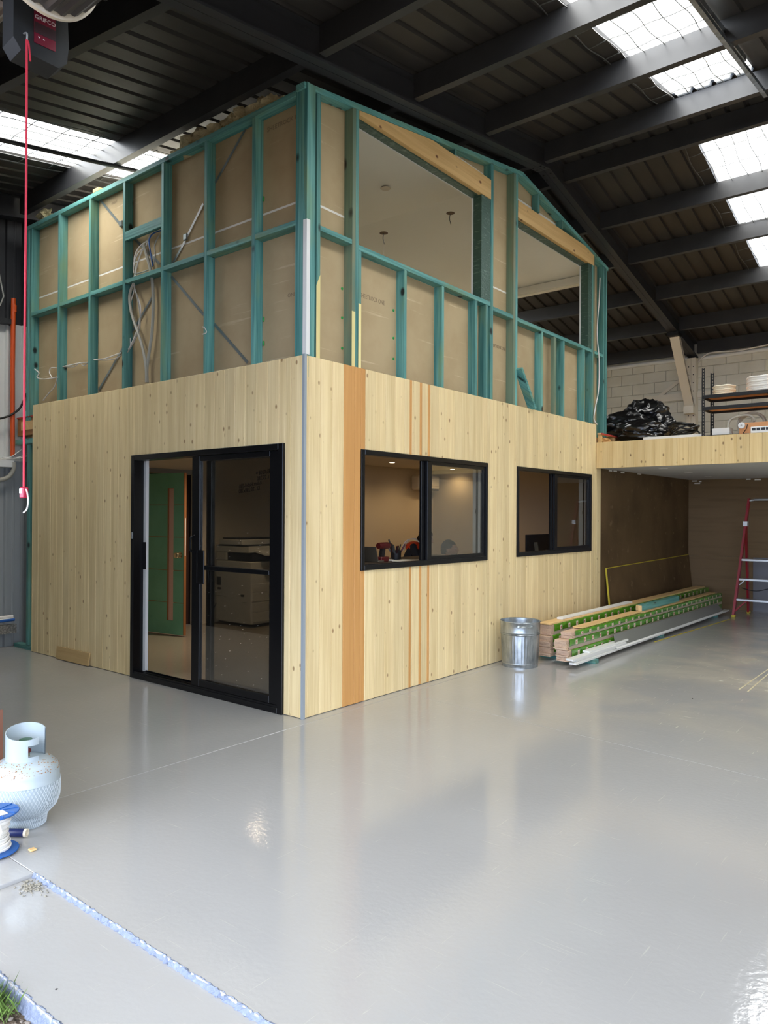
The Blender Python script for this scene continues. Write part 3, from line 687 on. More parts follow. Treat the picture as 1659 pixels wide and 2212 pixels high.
# ---- green door standing open inside
d2 = thing('door_2', 'green primed inner door with a tall glass slot, standing open in the office', 'door', (-4.58,1.60,0), kind='structure')
gx0, gx1, gy = -4.56, -3.86, 1.66
def gp(t, off=0):  # along leaf
    a = Vector((-4.57,1.59,0)); b = Vector((-3.82,1.69,0)); d = (b-a).normalized(); n_ = Vector((d.y,-d.x,0)); return a+d*t+n_*off
def gbox(t0, t1, z0, z1, o0, o1, m_, name, par):
    a, b, c, e = gp(t0,o0), gp(t1,o0), gp(t1,o1), gp(t0,o1)
    return MB().add([(p.x,p.y,z) for z in (z0,z1) for p in (a,b,c,e)], [(0,3,2,1),(4,5,6,7),(0,1,5,4),(1,2,6,5),(2,3,7,6),(3,0,4,7)]).build(name, m_, par)
zs = [.02,.42,.83,1.25,1.66,2.07]; s0, s1 = .455, .565
for i in range(5):
    za, zc = zs[i]+(.008 if i else 0), zs[i+1]-.0
    if i == 0:
        gbox(0,s0,za,zc,0,-.036,GREEND,'panel',d2); gbox(s1,.745,za,zc,0,-.036,GREEND,'panel',d2); gbox(s0,s1,za,.19,0,-.036,GREEND,'panel',d2)
    elif i == 4:
        gbox(0,s0,za,zc,0,-.036,GREEND,'panel',d2); gbox(s1,.745,za,zc,0,-.036,GREEND,'panel',d2); gbox(s0,s1,1.88,zc,0,-.036,GREEND,'panel',d2)
    else:
        gbox(0,s0,za,zc,0,-.036,GREEND,'panel',d2); gbox(s1,.745,za,zc,0,-.036,GREEND,'panel',d2)
gbox(0,s0,.022,2.068,-.008,-.028,BROWNW,'core',d2); gbox(s1,.744,.022,2.068,-.008,-.028,BROWNW,'core',d2)
gbox(.745,.757,.02,2.07,0,-.036,BROWNW,'door_edge',d2)
gbox(s0-.0,s0+.008,.19,1.88,-.002,-.034,BROWNW,'slot_lining',d2); gbox(s0,s1,1.872,1.88,-.002,-.034,BROWNW,'slot_lining',d2)
gbox(s0+.008,s1,.19,1.872,-.020,-.024,mat('frosted_pane', srgb(196,160,136), .5),'slot_pane',d2)
gbox(.7565,.7580,1.02,1.5,-.01,-.026,WHITE,'edge_tape',d2)
kp = gp(.69,.03); 
mb = MB().lathe([(0,-.03),(.028,-.03),(.03,-.022),(.014,-.02),(.013,.0),(.026,.008),(.031,.022),(.026,.034),(0,.04)],(0,0,0),20,'z')
d_ = (gp(0,1)-gp(0,0)); M4 = Vector(d_).to_track_quat('Z','Y').to_matrix().to_4x4(); M4.translation = gp(.69,.035)+Vector((0,0,1.03)); mb.xform(M4 @ Matrix.Scale(1.3,4)).build('door_knob', CHROME, d2)

# ================================================================== OFFICE BOX, UPPER LEVEL FRAMES
TPZ = lambda y: (4.856+(y-.055)*.1601) if y < 3.43 else (5.397-(y-3.43)*.1807)      # top of gable plate
ul = thing('wall_upper_left', 'open teal treated timber framing of the upper storey above the door side', 'wall', (-2.2,.06,2.7), kind='structure')
def studL(x, w=.036, m_=TEALZ, z0=2.6, z1=4.78, y0=.02, y1=.11):
    return MB().cbox((x,y0,z0),(x+w,y1,z1),.0015).build('stud', m_, ul)
LX = [-4.504,-4.43,-3.795,-3.162,-2.53,-1.895,-1.259,-.637]
for i, x in enumerate(LX): studL(x, .045 if i in (0,) else .038, TEALZ)
MB().cbox((-.128,.02,2.6),(-.038,.058,4.85),.0015).build('stud', TEALZ, ul); MB().cbox((-.037,.02,2.6),(-.004,.11,4.85),.0015).build('stud', TEALZ, ul)
MB().cbox((-.128,.0585,2.6),(-.038,.11,4.85),.0015).build('stud', TEALZ, ul)
MB().cbox((-4.52,.02,4.782),(-.129,.11,4.828),.002).build('top_plate', TEALX, ul)
for a, b in zip(LX[1:]+[-.128], LX[2:]+[-.128]):
    pass
ends = LX[1:]+[-.128]
for a, b in zip(ends[:-1], ends[1:]):
    MB().cbox((a+.0385,.02,3.782),(b-.0005,.11,3.824),.002).build('nogging', TEALX, ul)
MB().cbox((LX[4]+.0385,.02,4.20),(LX[5]-.0005,.058,4.29),.002).build('nogging', TEALX, ul)
# plasterboard seen from the back
MB().box((-4.52,.112,2.6),(-.12,.124,4.002)).build('plasterboard_sheet', PAPER, ul)
MB().box((-4.52,.112,4.02),(-.12,.124,4.84)).build('plasterboard_sheet', PAPER, ul)
MB().box((-4.52,.113,4.002),(-.12,.123,4.02)).build('joint_tape', TAPE, ul)
straps = [((215,430),(264,490)),((290,515),(345,570)),((439,440),(392,535)),((392,535),(350,610)),((370,597),(440,680)),((463,700),(535,783)),((540,262),(465,395)),((330,640),(213,843))]
for i, (a, b) in enumerate(straps):
    p = at(*a,'y',.104); q = at(*b,'y',.104); MB().beam(p, q, .003, .03, (0,0,1)).build('strap_brace', WHITE if i == 2 else STRAP, ul) if False else None
    mb = MB(); d = (q-p).normalized(); n_ = Vector((-d.z,0,d.x))*.013
    mb.add([p-n_+Vector((0,-.0015,0)),p+n_+Vector((0,-.0015,0)),q+n_+Vector((0,-.0015,0)),q-n_+Vector((0,-.0015,0)),p-n_,p+n_,q+n_,q-n_],[(0,1,2,3),(7,6,5,4),(0,4,5,1),(1,5,6,2),(2,6,7,3),(3,7,4,0)])
    mb.build('strap_brace', WHITE if i == 2 else STRAP, ul)
for q in ((401,512),(262,483)):
    p = at(*q,'y',.095); MB().cbox((p.x-.03,.085,p.z-.03),(p.x+.025,.103,p.z+.03),.006).build('strap_tensioner', STRAP, ul)
for (tx, q, s_) in (('SHEETROCK ONE', (617,263), .055), ('ONE', (630,637), .045), ('knauf', (247,437), .045)):
    p = at(*q,'y',.111); place_text(tx, s_, (p.x,.1115,p.z), (1,0,0), (0,0,1), PRINT, ul, 'board_print')
mb = MB()
for q in ((569,430),(569,690),(569,742),(447,690)):
    p = at(*q,'y',.105); mb.cbox((p.x,.095,p.z-.02),(p.x+.01,.111,p.z+.02),.004)
mb.build('adhesive_dabs', GREENB, ul, kind='stuff')

ur = thing('wall_upper_right', 'open teal timber gable framing with two big window openings', 'wall', (-.06,2.9,2.7), kind='structure')
def studR(y, w, m_=TEALZ, z0=2.6, z1=None, x0=-.11, x1=-.02, name='stud'):
    if z1 is None:
        za, zc = TPZ(y)-.05, TPZ(y+w)-.05
    else: za = zc = z1
    return MB().add([(x0,y,z0),(x1,y,z0),(x1,y+w,z0),(x0,y+w,z0),(x0,y,za),(x1,y,za),(x1,y+w,zc),(x0,y+w,zc)],
        [(0,3,2,1),(4,5,6,7),(0,1,5,4),(1,2,6,5),(2,3,7,6),(3,0,4,7)]).build(name, m_, ur)
def stud2(y, w, zsplit, lower=CREAMED, **k):
    studR(y, w, lower, z1=zsplit, **k); studR(y, w, TEALZ, z0=zsplit)
studR(.145,.04)
MB().add([(-.021,.1445,2.6),(-.0185,.1445,2.6),(-.0185,.186,2.6),(-.021,.186,2.6),(-.021,.1445,3.33),(-.0185,.1445,3.33),(-.0185,.186,3.42),(-.021,.186,3.42)],[(0,3,2,1),(4,5,6,7),(0,1,5,4),(1,2,6,5),(2,3,7,6),(3,0,4,7)]).build('bare_edge', CREAMED, ur, label='untreated cream face of the stud')
studR(.56,.04, GREYSTUD); studR(.602,.038, TEALZ); studR(.642,.033, TEALZ, z1=3.738)
MB().box((-.021,.56,2.6),(-.0185,.5995,3.22)).build('bare_edge', CREAMED, ur)
MB().box((-.021,.642,2.6),(-.0185,.675,3.30)).build('bare_edge', CREAMED, ur)
for y in (1.262,1.852,2.452): studR(y,.036,TEALZ,z1=3.738)
studR(2.652,.038,TEALZ,z1=3.738); studR(2.745,.052,TEALZ)
studR(3.228,.045,GREYSTUD); studR(3.275,.045,TEALZ)
for y in (3.895,4.467): studR(y,.037,TEALZ,z1=3.700)
studR(4.212,.066,GREYSTUD,z1=3.700,x0=-.06)
studR(5.062,.038,TEALZ,z1=3.700); studR(5.312,.045,TEALZ); studR(5.358,.045,GREYSTUD)
studR(5.685,.042,TEALZ); studR(5.775,.04,TEALZ)
# foil wrapped jambs
MB().box((-.14,2.565,3.786),(-.024,2.742,4.858)).build('foil_wrapped_jamb', FOIL, ur)
MB().box((-.14,5.20,3.746),(-.024,5.310,4.85)).build('foil_wrapped_jamb', FOIL, ur)
MB().box((-.142,2.560,3.786),(-.124,2.566,4.86)).build('plaster_edge', WHITE, ur); MB().box((-.142,5.194,3.746),(-.124,5.20,4.85)).build('plaster_edge', WHITE, ur)
# sills, noggings
def sill(ya, yb, z0, z1, name='sill_plate'):
    return MB().cbox((-.11,ya,z0),(-.02,yb,z1),.002).build(name, TEALY, ur)
sill(.6425,2.742,3.740,3.786); sill(3.3225,5.31,3.702,3.746)
sill(.186,.559,3.765,3.806,'nogging'); sill(2.798,3.227,3.708,3.752,'nogging'); sill(5.404,5.684,3.70,3.74,'nogging')
# lintels
def lintel(ya, yb, z0, z1):
    ys = [ya+(yb-ya)*i/14 for i in range(15)]; top = [min(z1, TPZ(q)-.052) for q in ys]
    pts = [(ya,z0),(yb,z0)]+[(q,t) for q, t in zip(ys[::-1], top[::-1])]
    MB().prism(pts,'x',-.062,-.018).build('lintel', LINTEL, ur, label='untreated orange pine lintel')
lintel(.6425,2.744,4.862,5.065); lintel(3.322,5.374,4.858,5.045)
MB().box((-.14,.6425,4.845),(-.062,2.56,4.861)).build('head_plate', FOIL, ur); MB().box((-.14,3.322,4.835),(-.062,5.19,4.857)).build('head_plate', FOIL, ur)
MB().box((-.145,.6425,4.838),(-.139,2.56,4.845)).build('plaster_edge', WHITE, ur); MB().box((-.145,3.322,4.828),(-.139,5.19,4.835)).build('plaster_edge', WHITE, ur)
for y in (2.06,3.80,4.42): studR(y,.036,TEALZ,z0=5.067,x0=-.10,x1=-.022,name='cripple_stud')
# gable plates
for ya, yb in ((-.0,3.43),(3.43,5.85)):
    MB().prism([(ya,TPZ(ya)-.048),(yb,TPZ(yb if yb<4 else yb)-.048 if yb != 3.43 else 5.349),(yb,TPZ(yb)),(ya,TPZ(ya) if ya<3 else 5.397)],'x',-.11,-.018).build('top_plate', TEALY, ur)
# sheets behind
def gsheet(ya, yb, z0, z1=None, name='plasterboard_sheet', m_=PAPER, xo=-.123):
    n = 8; ys = [ya+(yb-ya)*i/n for i in range(n+1)]
    pts = [(ya,z0),(yb,z0)]+([(q, min(9, TPZ(q)-.02)) for q in ys[::-1]] if z1 is None else [(yb,z1),(ya,z1)])
    MB().prism(pts,'x',xo,xo+.011).build(name, m_, ur)
gsheet(.125,.64,2.6,4.002); gsheet(.125,.64,4.02); gsheet(.125,.64,4.002,4.02,'joint_tape',TAPE,-.1225)
gsheet(.64,2.744,2.6,3.74); gsheet(2.744,3.322,2.6,4.002); gsheet(2.744,3.322,4.02); gsheet(2.744,3.322,4.002,4.02,'joint_tape',TAPE,-.1225)
gsheet(3.322,5.311,2.6,3.702); gsheet(5.311,5.82,2.6); 
gsheet(.64,2.744,5.0); gsheet(3.322,5.311,4.95)
MB().beam((-.115,1.9,5.14),(-.115,2.74,5.14),.008,.03).build('joint_tape', TAPE, ur); MB().beam((-.111,3.33,5.13),(-.111,4.6,5.13),.008,.03).build('joint_tape', TAPE, ur)
for (q, s_) in (((795,643),.055), ((1071,748),.05)):
    p = at(*q,'x',-.112); place_text('SHEETROCK ONE', s_, (-.1112,p.y+.06,p.z), (0,1,0), (0,0,1), PRINT, ur, 'board_print', sx=.75)
mb = MB()
for q in ((741,623),(741,686),(741,752),(852,670),(852,730),(852,775)):
    p = at(*q,'x',-.1); mb.lathe([(0,0),(.013,0),(.010,.006),(0,.008)],(-.112,p.y+.0,p.z),10,'x')
mb.build('adhesive_dabs', GREENB, ur, kind='stuff')

# upper room shell: raked ceiling, inner faces, end beam
up = thing('ceiling_upper_room', 'cream plaster raked ceiling of the upper room', 'ceiling', (-2.2,2.9,4.9), kind='structure')
cz = lambda y: 4.745+.155*y if y < 3.2 else 5.241-.19*(y-3.2)
for ya, yb in ((.125,3.2),(3.2,5.52)):
    MB().prism([(ya,cz(ya)),(yb,cz(yb)),(yb,cz(yb)+.013),(ya,cz(ya)+.013)],'x',-4.45,-.15).build('ceiling_sheet', PLASTER, up)
MB().box((-4.45,5.46,4.69),(-.15,5.56,cz(5.5)-.002)).build('end_beam', PLASTER, up)
MB().box((-4.45,5.44,4.70),(-.15,5.459,4.74)).build('end_trim', PLASTER, up)
MB().box((-4.52,.125,2.6),(-4.45,5.56,4.84)).build('inner_wall', PLASTER, up)
MB().box((-4.45,.125,2.61),(-.15,.135,4.74)).build('inner_wall', PLASTER, up)
mb = MB().box((-.139,.135,2.61),(-.1245,.64,4.83)).box((-.139,.6405,2.61),(-.1245,2.56,3.74)).box((-.139,2.744,2.61),(-.1245,3.322,4.8)).box((-.139,3.3225,2.61),(-.1245,5.19,3.70))
mb.build('inner_wall', PLASTER, up)
MB().box((-4.45,.14,2.601),(-.15,5.56,2.612)).build('room_floor', mat('pale_floor_sheet', srgb(214,204,184), .7), up)
for q, kind_ in (((833,407),0),((829,503),1),((973,460),1)):
    d = _f + _r*((q[0]-829.5)/FPX) - _u*((q[1]-1106)/FPX)
    t = 0; 
    for it in range(4000):
        t += .002; p = CAM+d*t
        if p.y > .2 and p.z > cz(p.y): break
    if kind_ == 0: MB().lathe([(0,-.006),(.05,-.006),(.055,0),(0,0)],p,20).build('ceiling_speaker_ring', PLASTER_W, up)
    else:
        MB().lathe([(0,-.001),(.045,-.001),(.045,-.004),(.03,-.004),(.03,-.006),(0,-.006)],p,20).build('cut_out', mat('cut_out_brown', srgb(120,96,70), .8) if 'cut_out_brown' not in bpy.data.materials else bpy.data.materials['cut_out_brown'], up)
        MB().tube(spline([p+Vector((0,0,-.004)),p+Vector((-.01,0,-.06)),p+Vector((.0,.01,-.12))],4),.004,5).build('hanging_wire', TUBEB, up)
        if q[0] < 900:
            e = p+Vector((0,0,-.30)); MB().tube([p,e],.0015,4).cbox(e-Vector((.02,.02,.05)),e+Vector((.02,.02,0)),.006).build('hanging_connector', WHITE_P, up)

# things of the frame that are separate
o = tag(MB().beam(at(1120,796,'x',-.0),at(1153,884,'x',-.0)+Vector((0,-.03,0)),.035,.09,(1,0,0)).build('timber_offcut', TEALY, loc=at(1137,880,'x',0)), 'teal timber offcut leaning diagonally against a gable stud', 'timber')
cornerp = thing('corner_channel', 'white metal corner angle fixed over the teal corner studs', 'trim', (0,0,2.77))
MB().box((-.036,.013,2.771),(.0,.0165,3.80)).build('angle_leg', WHITE, cornerp); MB().box((-.0,.013,2.771),(.0035,.05,3.80)).build('angle_leg', WHITE, cornerp)

# insulation tufts
def lump(c, r, seed, m_, sq=(1,1,1), amp=.45, freq=2.2, sub=3):
    bm = bmesh.new(); bmesh.ops.create_icosphere(bm, subdivisions=sub, radius=1)
    for v in bm.verts:
        n_ = noise.fractal(v.co*freq+Vector((seed*3.1,seed*1.7,seed)),.9,2.1,4); v.co *= 1+amp*n_
        v.co = Vector((v.co.x*r*sq[0]+c[0], v.co.y*r*sq[1]+c[1], v.co.z*r*sq[2]+c[2]))
    return bm
INS = [((112,435),.09,2),((430,275),.10,1),((455,262),.08,1),((480,250),.08,1),((505,240),.07,1),((530,215),.09,1),((556,208),.05,1),((578,196),.09,1),((598,190),.07,1),((610,180),.05,1),((395,305),.05,1)]
WL = ['cream wool tuft at the far left end of the top plate']+['cream wool tuft on the top plate, %s from the gable corner' % w for w in ('ninth','eighth','seventh','sixth','fifth','fourth','third','second','first')]+['cream wool tuft beside the brown timber packer']
for i, (q, r, _) in enumerate(INS):
    p = at(q[0],q[1],'y',.16); mb = MB().bm(lump((p.x,.10,4.838+r*.5), r, i+2, INSUL, (1.5,.7,.8), .9, 1.8))
    tag(mb.build('insulation_tuft', INSUL, loc=(p.x,.19,4.85)), WL[i], 'insulation', 'insulation wool along the top plate')
for i, (q, r) in enumerate((((70,975),.05),((66,1165),.06),((66,1200),.05),((65,1235),.045))):
    p = at(q[0],q[1],'y',.07); tag(MB().bm(lump((-4.335,.065,p.z), r, i+20, INSUL, (.5,.6,1.5), .8, 2)).build('wall_insulation_tuft', INSUL, loc=(-4.335,.065,p.z)), 'cream wool tuft at the open left end of the office, '+('below the plywood beam','upper','middle','lowest')[i], 'insulation', 'wool at the open wall end')
tag(MB().cbox((at(412,285,'y',.2).x-.03,.13,4.851),(at(412,285,'y',.2).x+.05,.3,4.93),.004).build('wood_packer', LVL, loc=(0,.2,4.851)), 'short brown timber packer on the plate among insulation', 'timber')
tag(MB().cbox((at(213,388,'y',.05).x-.06,.02,4.829),(at(213,388,'y',.05).x+.05,.1,4.865),.003).build('wood_packer', RAW, loc=(0,.05,4.829)), 'pale timber packer on the top plate near the left skylight', 'timber')

# ---- open end of the office wall on the left
oe = thing('trim_3', 'teal framing and plywood beam at the open left end of the office', 'framing', (-4.5,.06,0), kind='structure')
MB().cbox((-4.47,.02,.05),(-4.42,.11,2.33),.002).build('stud', TEALZ, oe)
MB().cbox((-4.76,.02,.0),(-4.305,.11,.045),.002).build('bottom_plate', TEALX, oe)
MB().cbox((-4.76,.02,2.34),(-4.305,.11,2.40),.002).build('plate', TEALX, oe)
MB().cbox((-4.73,.03,2.44),(-4.305,.10,2.64),.002).build('beam_end', LVL, oe)
MB().box((-4.73,.02,2.641),(-4.305,.11,2.655)).build('red_edge', REDE, oe)
MB().cbox((-4.56,.03,2.656),(-4.505,.10,2.72),.004).build('packer', WHITE, oe)

# ---- mezzanine to the right
mz = thing('ceiling_mezzanine', 'timber fronted mezzanine deck with flat white underside', 'mezzanine', (1.7,7.4,2.18), kind='structure')
MX = 3.45
MB().box((.02,5.436,2.185),(MX,YB-.01,2.20)).build('soffit', mat('mezzanine_soffit', srgb(214,214,214), .6), mz)
MB().box((.09,5.436,2.20),(MX,YB-.01,2.515)).build('deck', RAW, mz)
x = -.042; 
while x < MX:
    MB().cbox((max(x,.006)+.0006,5.412+random.uniform(-.0008,.0008),2.18),(min(x+.1365,MX)-.0006,5.434,2.522),.002).build('fascia_board', PINE_X, mz); x += .1365
for q in ((1433,1012),(1487,1021),(1530,1029.5)):
    p = at(*q,'z',2.185); MB().lathe([(0,-.004),(.045,-.004),(.055,-.006),(.06,0),(0,.0)],p,24).build('downlight', LAMP_OFF, mz)
MB().box((-1.2,5.83,2.63),(.05,YB-.2,2.652)).build('deck_sheet', RAW, mz); MB().box((.05,5.46,2.632),(.056,YB-.2,2.652)).build('red_edge', REDE, mz)
MB().box((-.0,5.46,2.632),(.05,5.829,2.652)).build('deck_sheet', RAW, mz)
for y in (5.48,5.93,6.38,6.83,7.28,7.73): MB().cbox((-.9 if y > 5.85 else -.0,y,2.52),(.045,y+.04,2.629),.002).build('joist', LINTEL, mz)
MB().cbox((MX-.1,5.44,0),(MX,5.54,2.18),.004).build('post', PINE, mz)
for y in (5.70,6.15): tag(MB().bm(lump((.01,y+.02,2.56),.07,y*3,INSUL,(.8,2.4,.8),.5,1.5)).build('deck_insulation', mat('orange_wool', srgb(212,160,96), .95) if 'orange_wool' not in bpy.data.materials else bpy.data.materials['orange_wool'], loc=(.01,y,2.53)), 'orange insulation wool between the deck joist ends, '+('nearest the office' if y < 6 else 'further back'), 'insulation', 'orange wool between joists')
# alcove walls under the mezzanine
tag(MB().box((-.0195,5.566,0),(.002,YB-.005,2.184)).build('wall_alcove_side', MDF, loc=(0,7,0)), 'dark brown board wall on the left side under the mezzanine', 'wall', kind='structure')
wa = thing('wall_alcove_back', 'brown paper faced board wall at the back under the mezzanine', 'wall', (1.7,YB-.02,0), kind='structure')
MB().box((.003,YB-.03,.88),(MX,YB-.006,2.184)).build('upper_sheet', MDF2, wa); MB().box((.003,YB-.03,.0),(1.03,YB-.006,.878)).build('lower_sheet', MDF2, wa)
MB().box((1.032,YB-.03,.0),(MX,YB-.006,.878)).build('lower_sheet', mat('grey_lower_wall', srgb(120,118,122), .5), wa)
mb = MB(); rnd = random.Random(5)
for q in ((1315,1016),(1325,1017),(1341,1020),(1377,1023)):
    p = at(*q,'x',.003); mb.box((.0025,p.y,p.z-.012),(.0035,p.y+rnd.uniform(.05,.16),p.z+.008))
for q in ((1495,1039),(1500,1044),(1510,1040),(1612,1035),(1630,1036)):
    p = at(*q,'y',YB-.03); mb.box((p.x,YB-.0312,p.z-.012),(p.x+rnd.uniform(.04,.1),YB-.0302,p.z+.008))
mb.build('plaster_smears', TAPE, wa, kind='stuff')

# ================================================================== THINGS
# ---- people, desk and gear in the office
desk = thing('desk', 'dark high desk behind the left office window covered in papers', 'desk', (-.5,1.6,0))
MB().cbox((-.82,.5,1.075),(-.17,2.9,1.105),.004).build('desktop', DESK, desk)
for y in (.55,1.7,2.85): MB().box((-.8,y-.02,.006),(-.2,y+.02,1.075)).build('leg_panel', DESK, desk)
desk2 = thing('desk', 'dark desk behind the right office window carrying computer screens', 'desk', (-.6,4.4,0))
MB().cbox((-.78,3.6,.97),(-.17,5.3,1.0),.004).build('desktop', DESK, desk2)
for y in (3.65,5.25): MB().box((-.76,y-.02,.006),(-.2,y+.02,.97)).build('leg_panel', DESK, desk2)

def body(root, J, mat_, name):
    """J: list of (co, r, parent index) grown with a skin modifier"""
    me = bpy.data.meshes.new(name); off = wloc(root)
    me.from_pydata([tuple(Vector(j[0])-off) for j in J], [(i, j[2]) for i, j in enumerate(J) if j[2] is not None], [])
    me.materials.append(mat_); o = bpy.data.objects.new(name, me); COL.objects.link(o); o.parent = root
    sk = o.modifiers.new('skin', 'SKIN'); sk.use_smooth_shade = True
    for i, j in enumerate(J):
        r = j[1] if isinstance(j[1], tuple) else (j[1], j[1]); me.skin_vertices[0].data[i].radius = r
    me.skin_vertices[0].data[0].use_root = True
    ss = o.modifiers.new('sub', 'SUBSURF'); ss.levels = 2; ss.render_levels = 2
    return o
def head(root, c, yaw, pitch, hair='short', s=1.0, beard=False):
    """head looking along +x before yaw; c: centre of the skull"""
    bm = bmesh.new(); bmesh.ops.create_uvsphere(bm, u_segments=40, v_segments=32, radius=1)
    def g(v, p, r): return math.exp(-((v-Vector(p)).length/r)**2)
    for v in bm.verts:
        p = v.co.copy(); q = Vector((p.x*.098, p.y*.076, p.z*.118))
        if p.z < 0: q.y *= 1-.30*(-p.z)**1.3; q.x *= 1-.12*(-p.z)     # jaw narrows
        if p.x < 0 and p.z < -.2: q.x *= .72
        if p.x > .2 and p.z < -.1: q.x += .012*(1-abs(p.y))            # lower face forward
        q.x += .024*g(p,(1,0,-.18),.16)+.012*g(p,(1,0,.05),.14)        # nose
        q.x -= .012*(g(p,(.92,.36,.06),.17)+g(p,(.92,-.36,.06),.17))   # eye sockets
        q.x += .008*g(p,(.95,0,.27),.3)                                # brow
        q.x += .008*g(p,(.9,0,-.46),.13)+.012*g(p,(.78,0,-.78),.22)   # lips, chin
        v.co = q*s
    M4 = Matrix.Translation(c) @ Matrix.Rotation(yaw,4,'Z') @ Matrix.Rotation(-pitch,4,'Y')
    out = MB().bm(bm, True).xform(M4).build('head', SKIN, root)
    for sy in (-1, 1):
        MB().bm(lump((0,0,0),1,0,SKIN,(.018,.008,.030),.0)).xform(M4 @ Matrix.Translation((-.006,sy*.076*s,-.008))).build('ear', SKIN, out)
        MB().lathe([(0,-.010),(.007,-.007),(.010,0),(.007,.007),(0,.010)],(0,0,0),12).xform(M4 @ Matrix.Translation((.082*s,sy*.028*s,.008))).build('eye', WHITE, out)
        MB().box((-.002,-.014,-.002),(.006,.014,.003)).xform(M4 @ Matrix.Translation((.09*s,sy*.03*s,.026))).build('eyebrow', HAIR, out)
    MB().box((-.003,-.022,-.003),(.004,.022,.003)).xform(M4 @ Matrix.Translation((.096*s,0,-.055*s))).build('lips', mat('lips', srgb(150,84,76), .5) if 'lips' not in bpy.data.materials else bpy.data.materials['lips'], out)
    bm = bmesh.new(); bmesh.ops.create_uvsphere(bm, u_segments=40, v_segments=28, radius=1); amp = .05 if hair == 'short' else .22
    dele = []
    for v in bm.verts:
        p = v.co.copy()
        keep = (p.z > .42) if p.x > .45 else (p.z > (.05 if p.x > .1 else -.45))
        if abs(p.y) > .8 and p.z < .1 and -.3 < p.x < .25: keep = False
        n_ = noise.fractal(p*(7 if hair != 'short' else 12),1,2,3); k = (1.05 if hair == 'short' else 1.14)+amp*n_
        v.co = Vector((p.x*.098*k-.003, p.y*.078*k, p.z*.118*k+.002))*s
        if not keep: dele.append(v)
    bmesh.ops.delete(bm, geom=dele, context='VERTS')
    MB().bm(bm, True).xform(M4).build('hair', HAIR, out)
    if beard:
        bm = bmesh.new(); bmesh.ops.create_uvsphere(bm, u_segments=32, v_segments=24, radius=1); dele = []
        for v in bm.verts:
            p = v.co.copy(); q = Vector((p.x*.098, p.y*.076, p.z*.118)); q.y *= 1-.30*max(0,-p.z)**1.3; q.x *= 1-.12*max(0,-p.z)
            if p.x > .2: q.x += .012*(1-abs(p.y))
            q.x += .012*g(p,(.78,0,-.78),.22)+.006*g(p,(.9,0,-.46),.13); v.co = q*s*1.02
            if p.z > -.42 or p.x < .0: dele.append(v)
        bmesh.ops.delete(bm, geom=dele, context='VERTS')
        MB().bm(bm, True).xform(M4).build('stubble', mat('stubble', srgb(112,80,62), .8) if 'stubble' not in bpy.data.materials else bpy.data.materials['stubble'], out)
    return out
def hand(root, w, d, side, up_=Vector((0,0,1))):
    """open relaxed hand: palm and five fingers from wrist w along d"""
    d = d.normalized(); a = d.cross(up_).normalized()*side; J = [(w,.022,None),(w+d*.04,(.038,.018),0),(w+d*.085,(.040,.016),1)]
    for k, L_ in enumerate((.068,.078,.073,.056)):
        b0 = w+d*.088+a*(.030-.020*k); J += [(b0,.009,2),(b0+d*L_*.5-up_*.006,.0085,len(J)),(b0+d*L_-up_*.022,.007,len(J)+1)]
    t = w+d*.03+a*.036; J += [(t,.011,1),(t+d*.03+a*.018,.010,len(J)),(t+d*.058+a*.024-up_*.008,.008,len(J)+1)]
    return body(root, J, SKIN, 'hand')
def stool(loc, lab):
    t = thing('office_stool', lab, 'stool', loc); x, y, z = loc
    MB().lathe([(0,.60),(.17,.60),(.19,.62),(.19,.65),(.17,.67),(0,.67)],(x,y,0),24).build('seat', BLACKR, t)
    MB().lathe([(0,.08),(.03,.08),(.03,.6),(0,.6)],(x,y,0),12).build('column', ALU, t)
    for k in range(5):
        a_ = 2*math.pi*k/5; MB().beam((x,y,.09),(x+.25*math.cos(a_),y+.25*math.sin(a_),.03),.04,.03).lathe([(0,-.02),(.02,-.02),(.02,.02),(0,.02)],(x+.25*math.cos(a_),y+.25*math.sin(a_),.026),10,'x').build('leg', BLACKR, t)
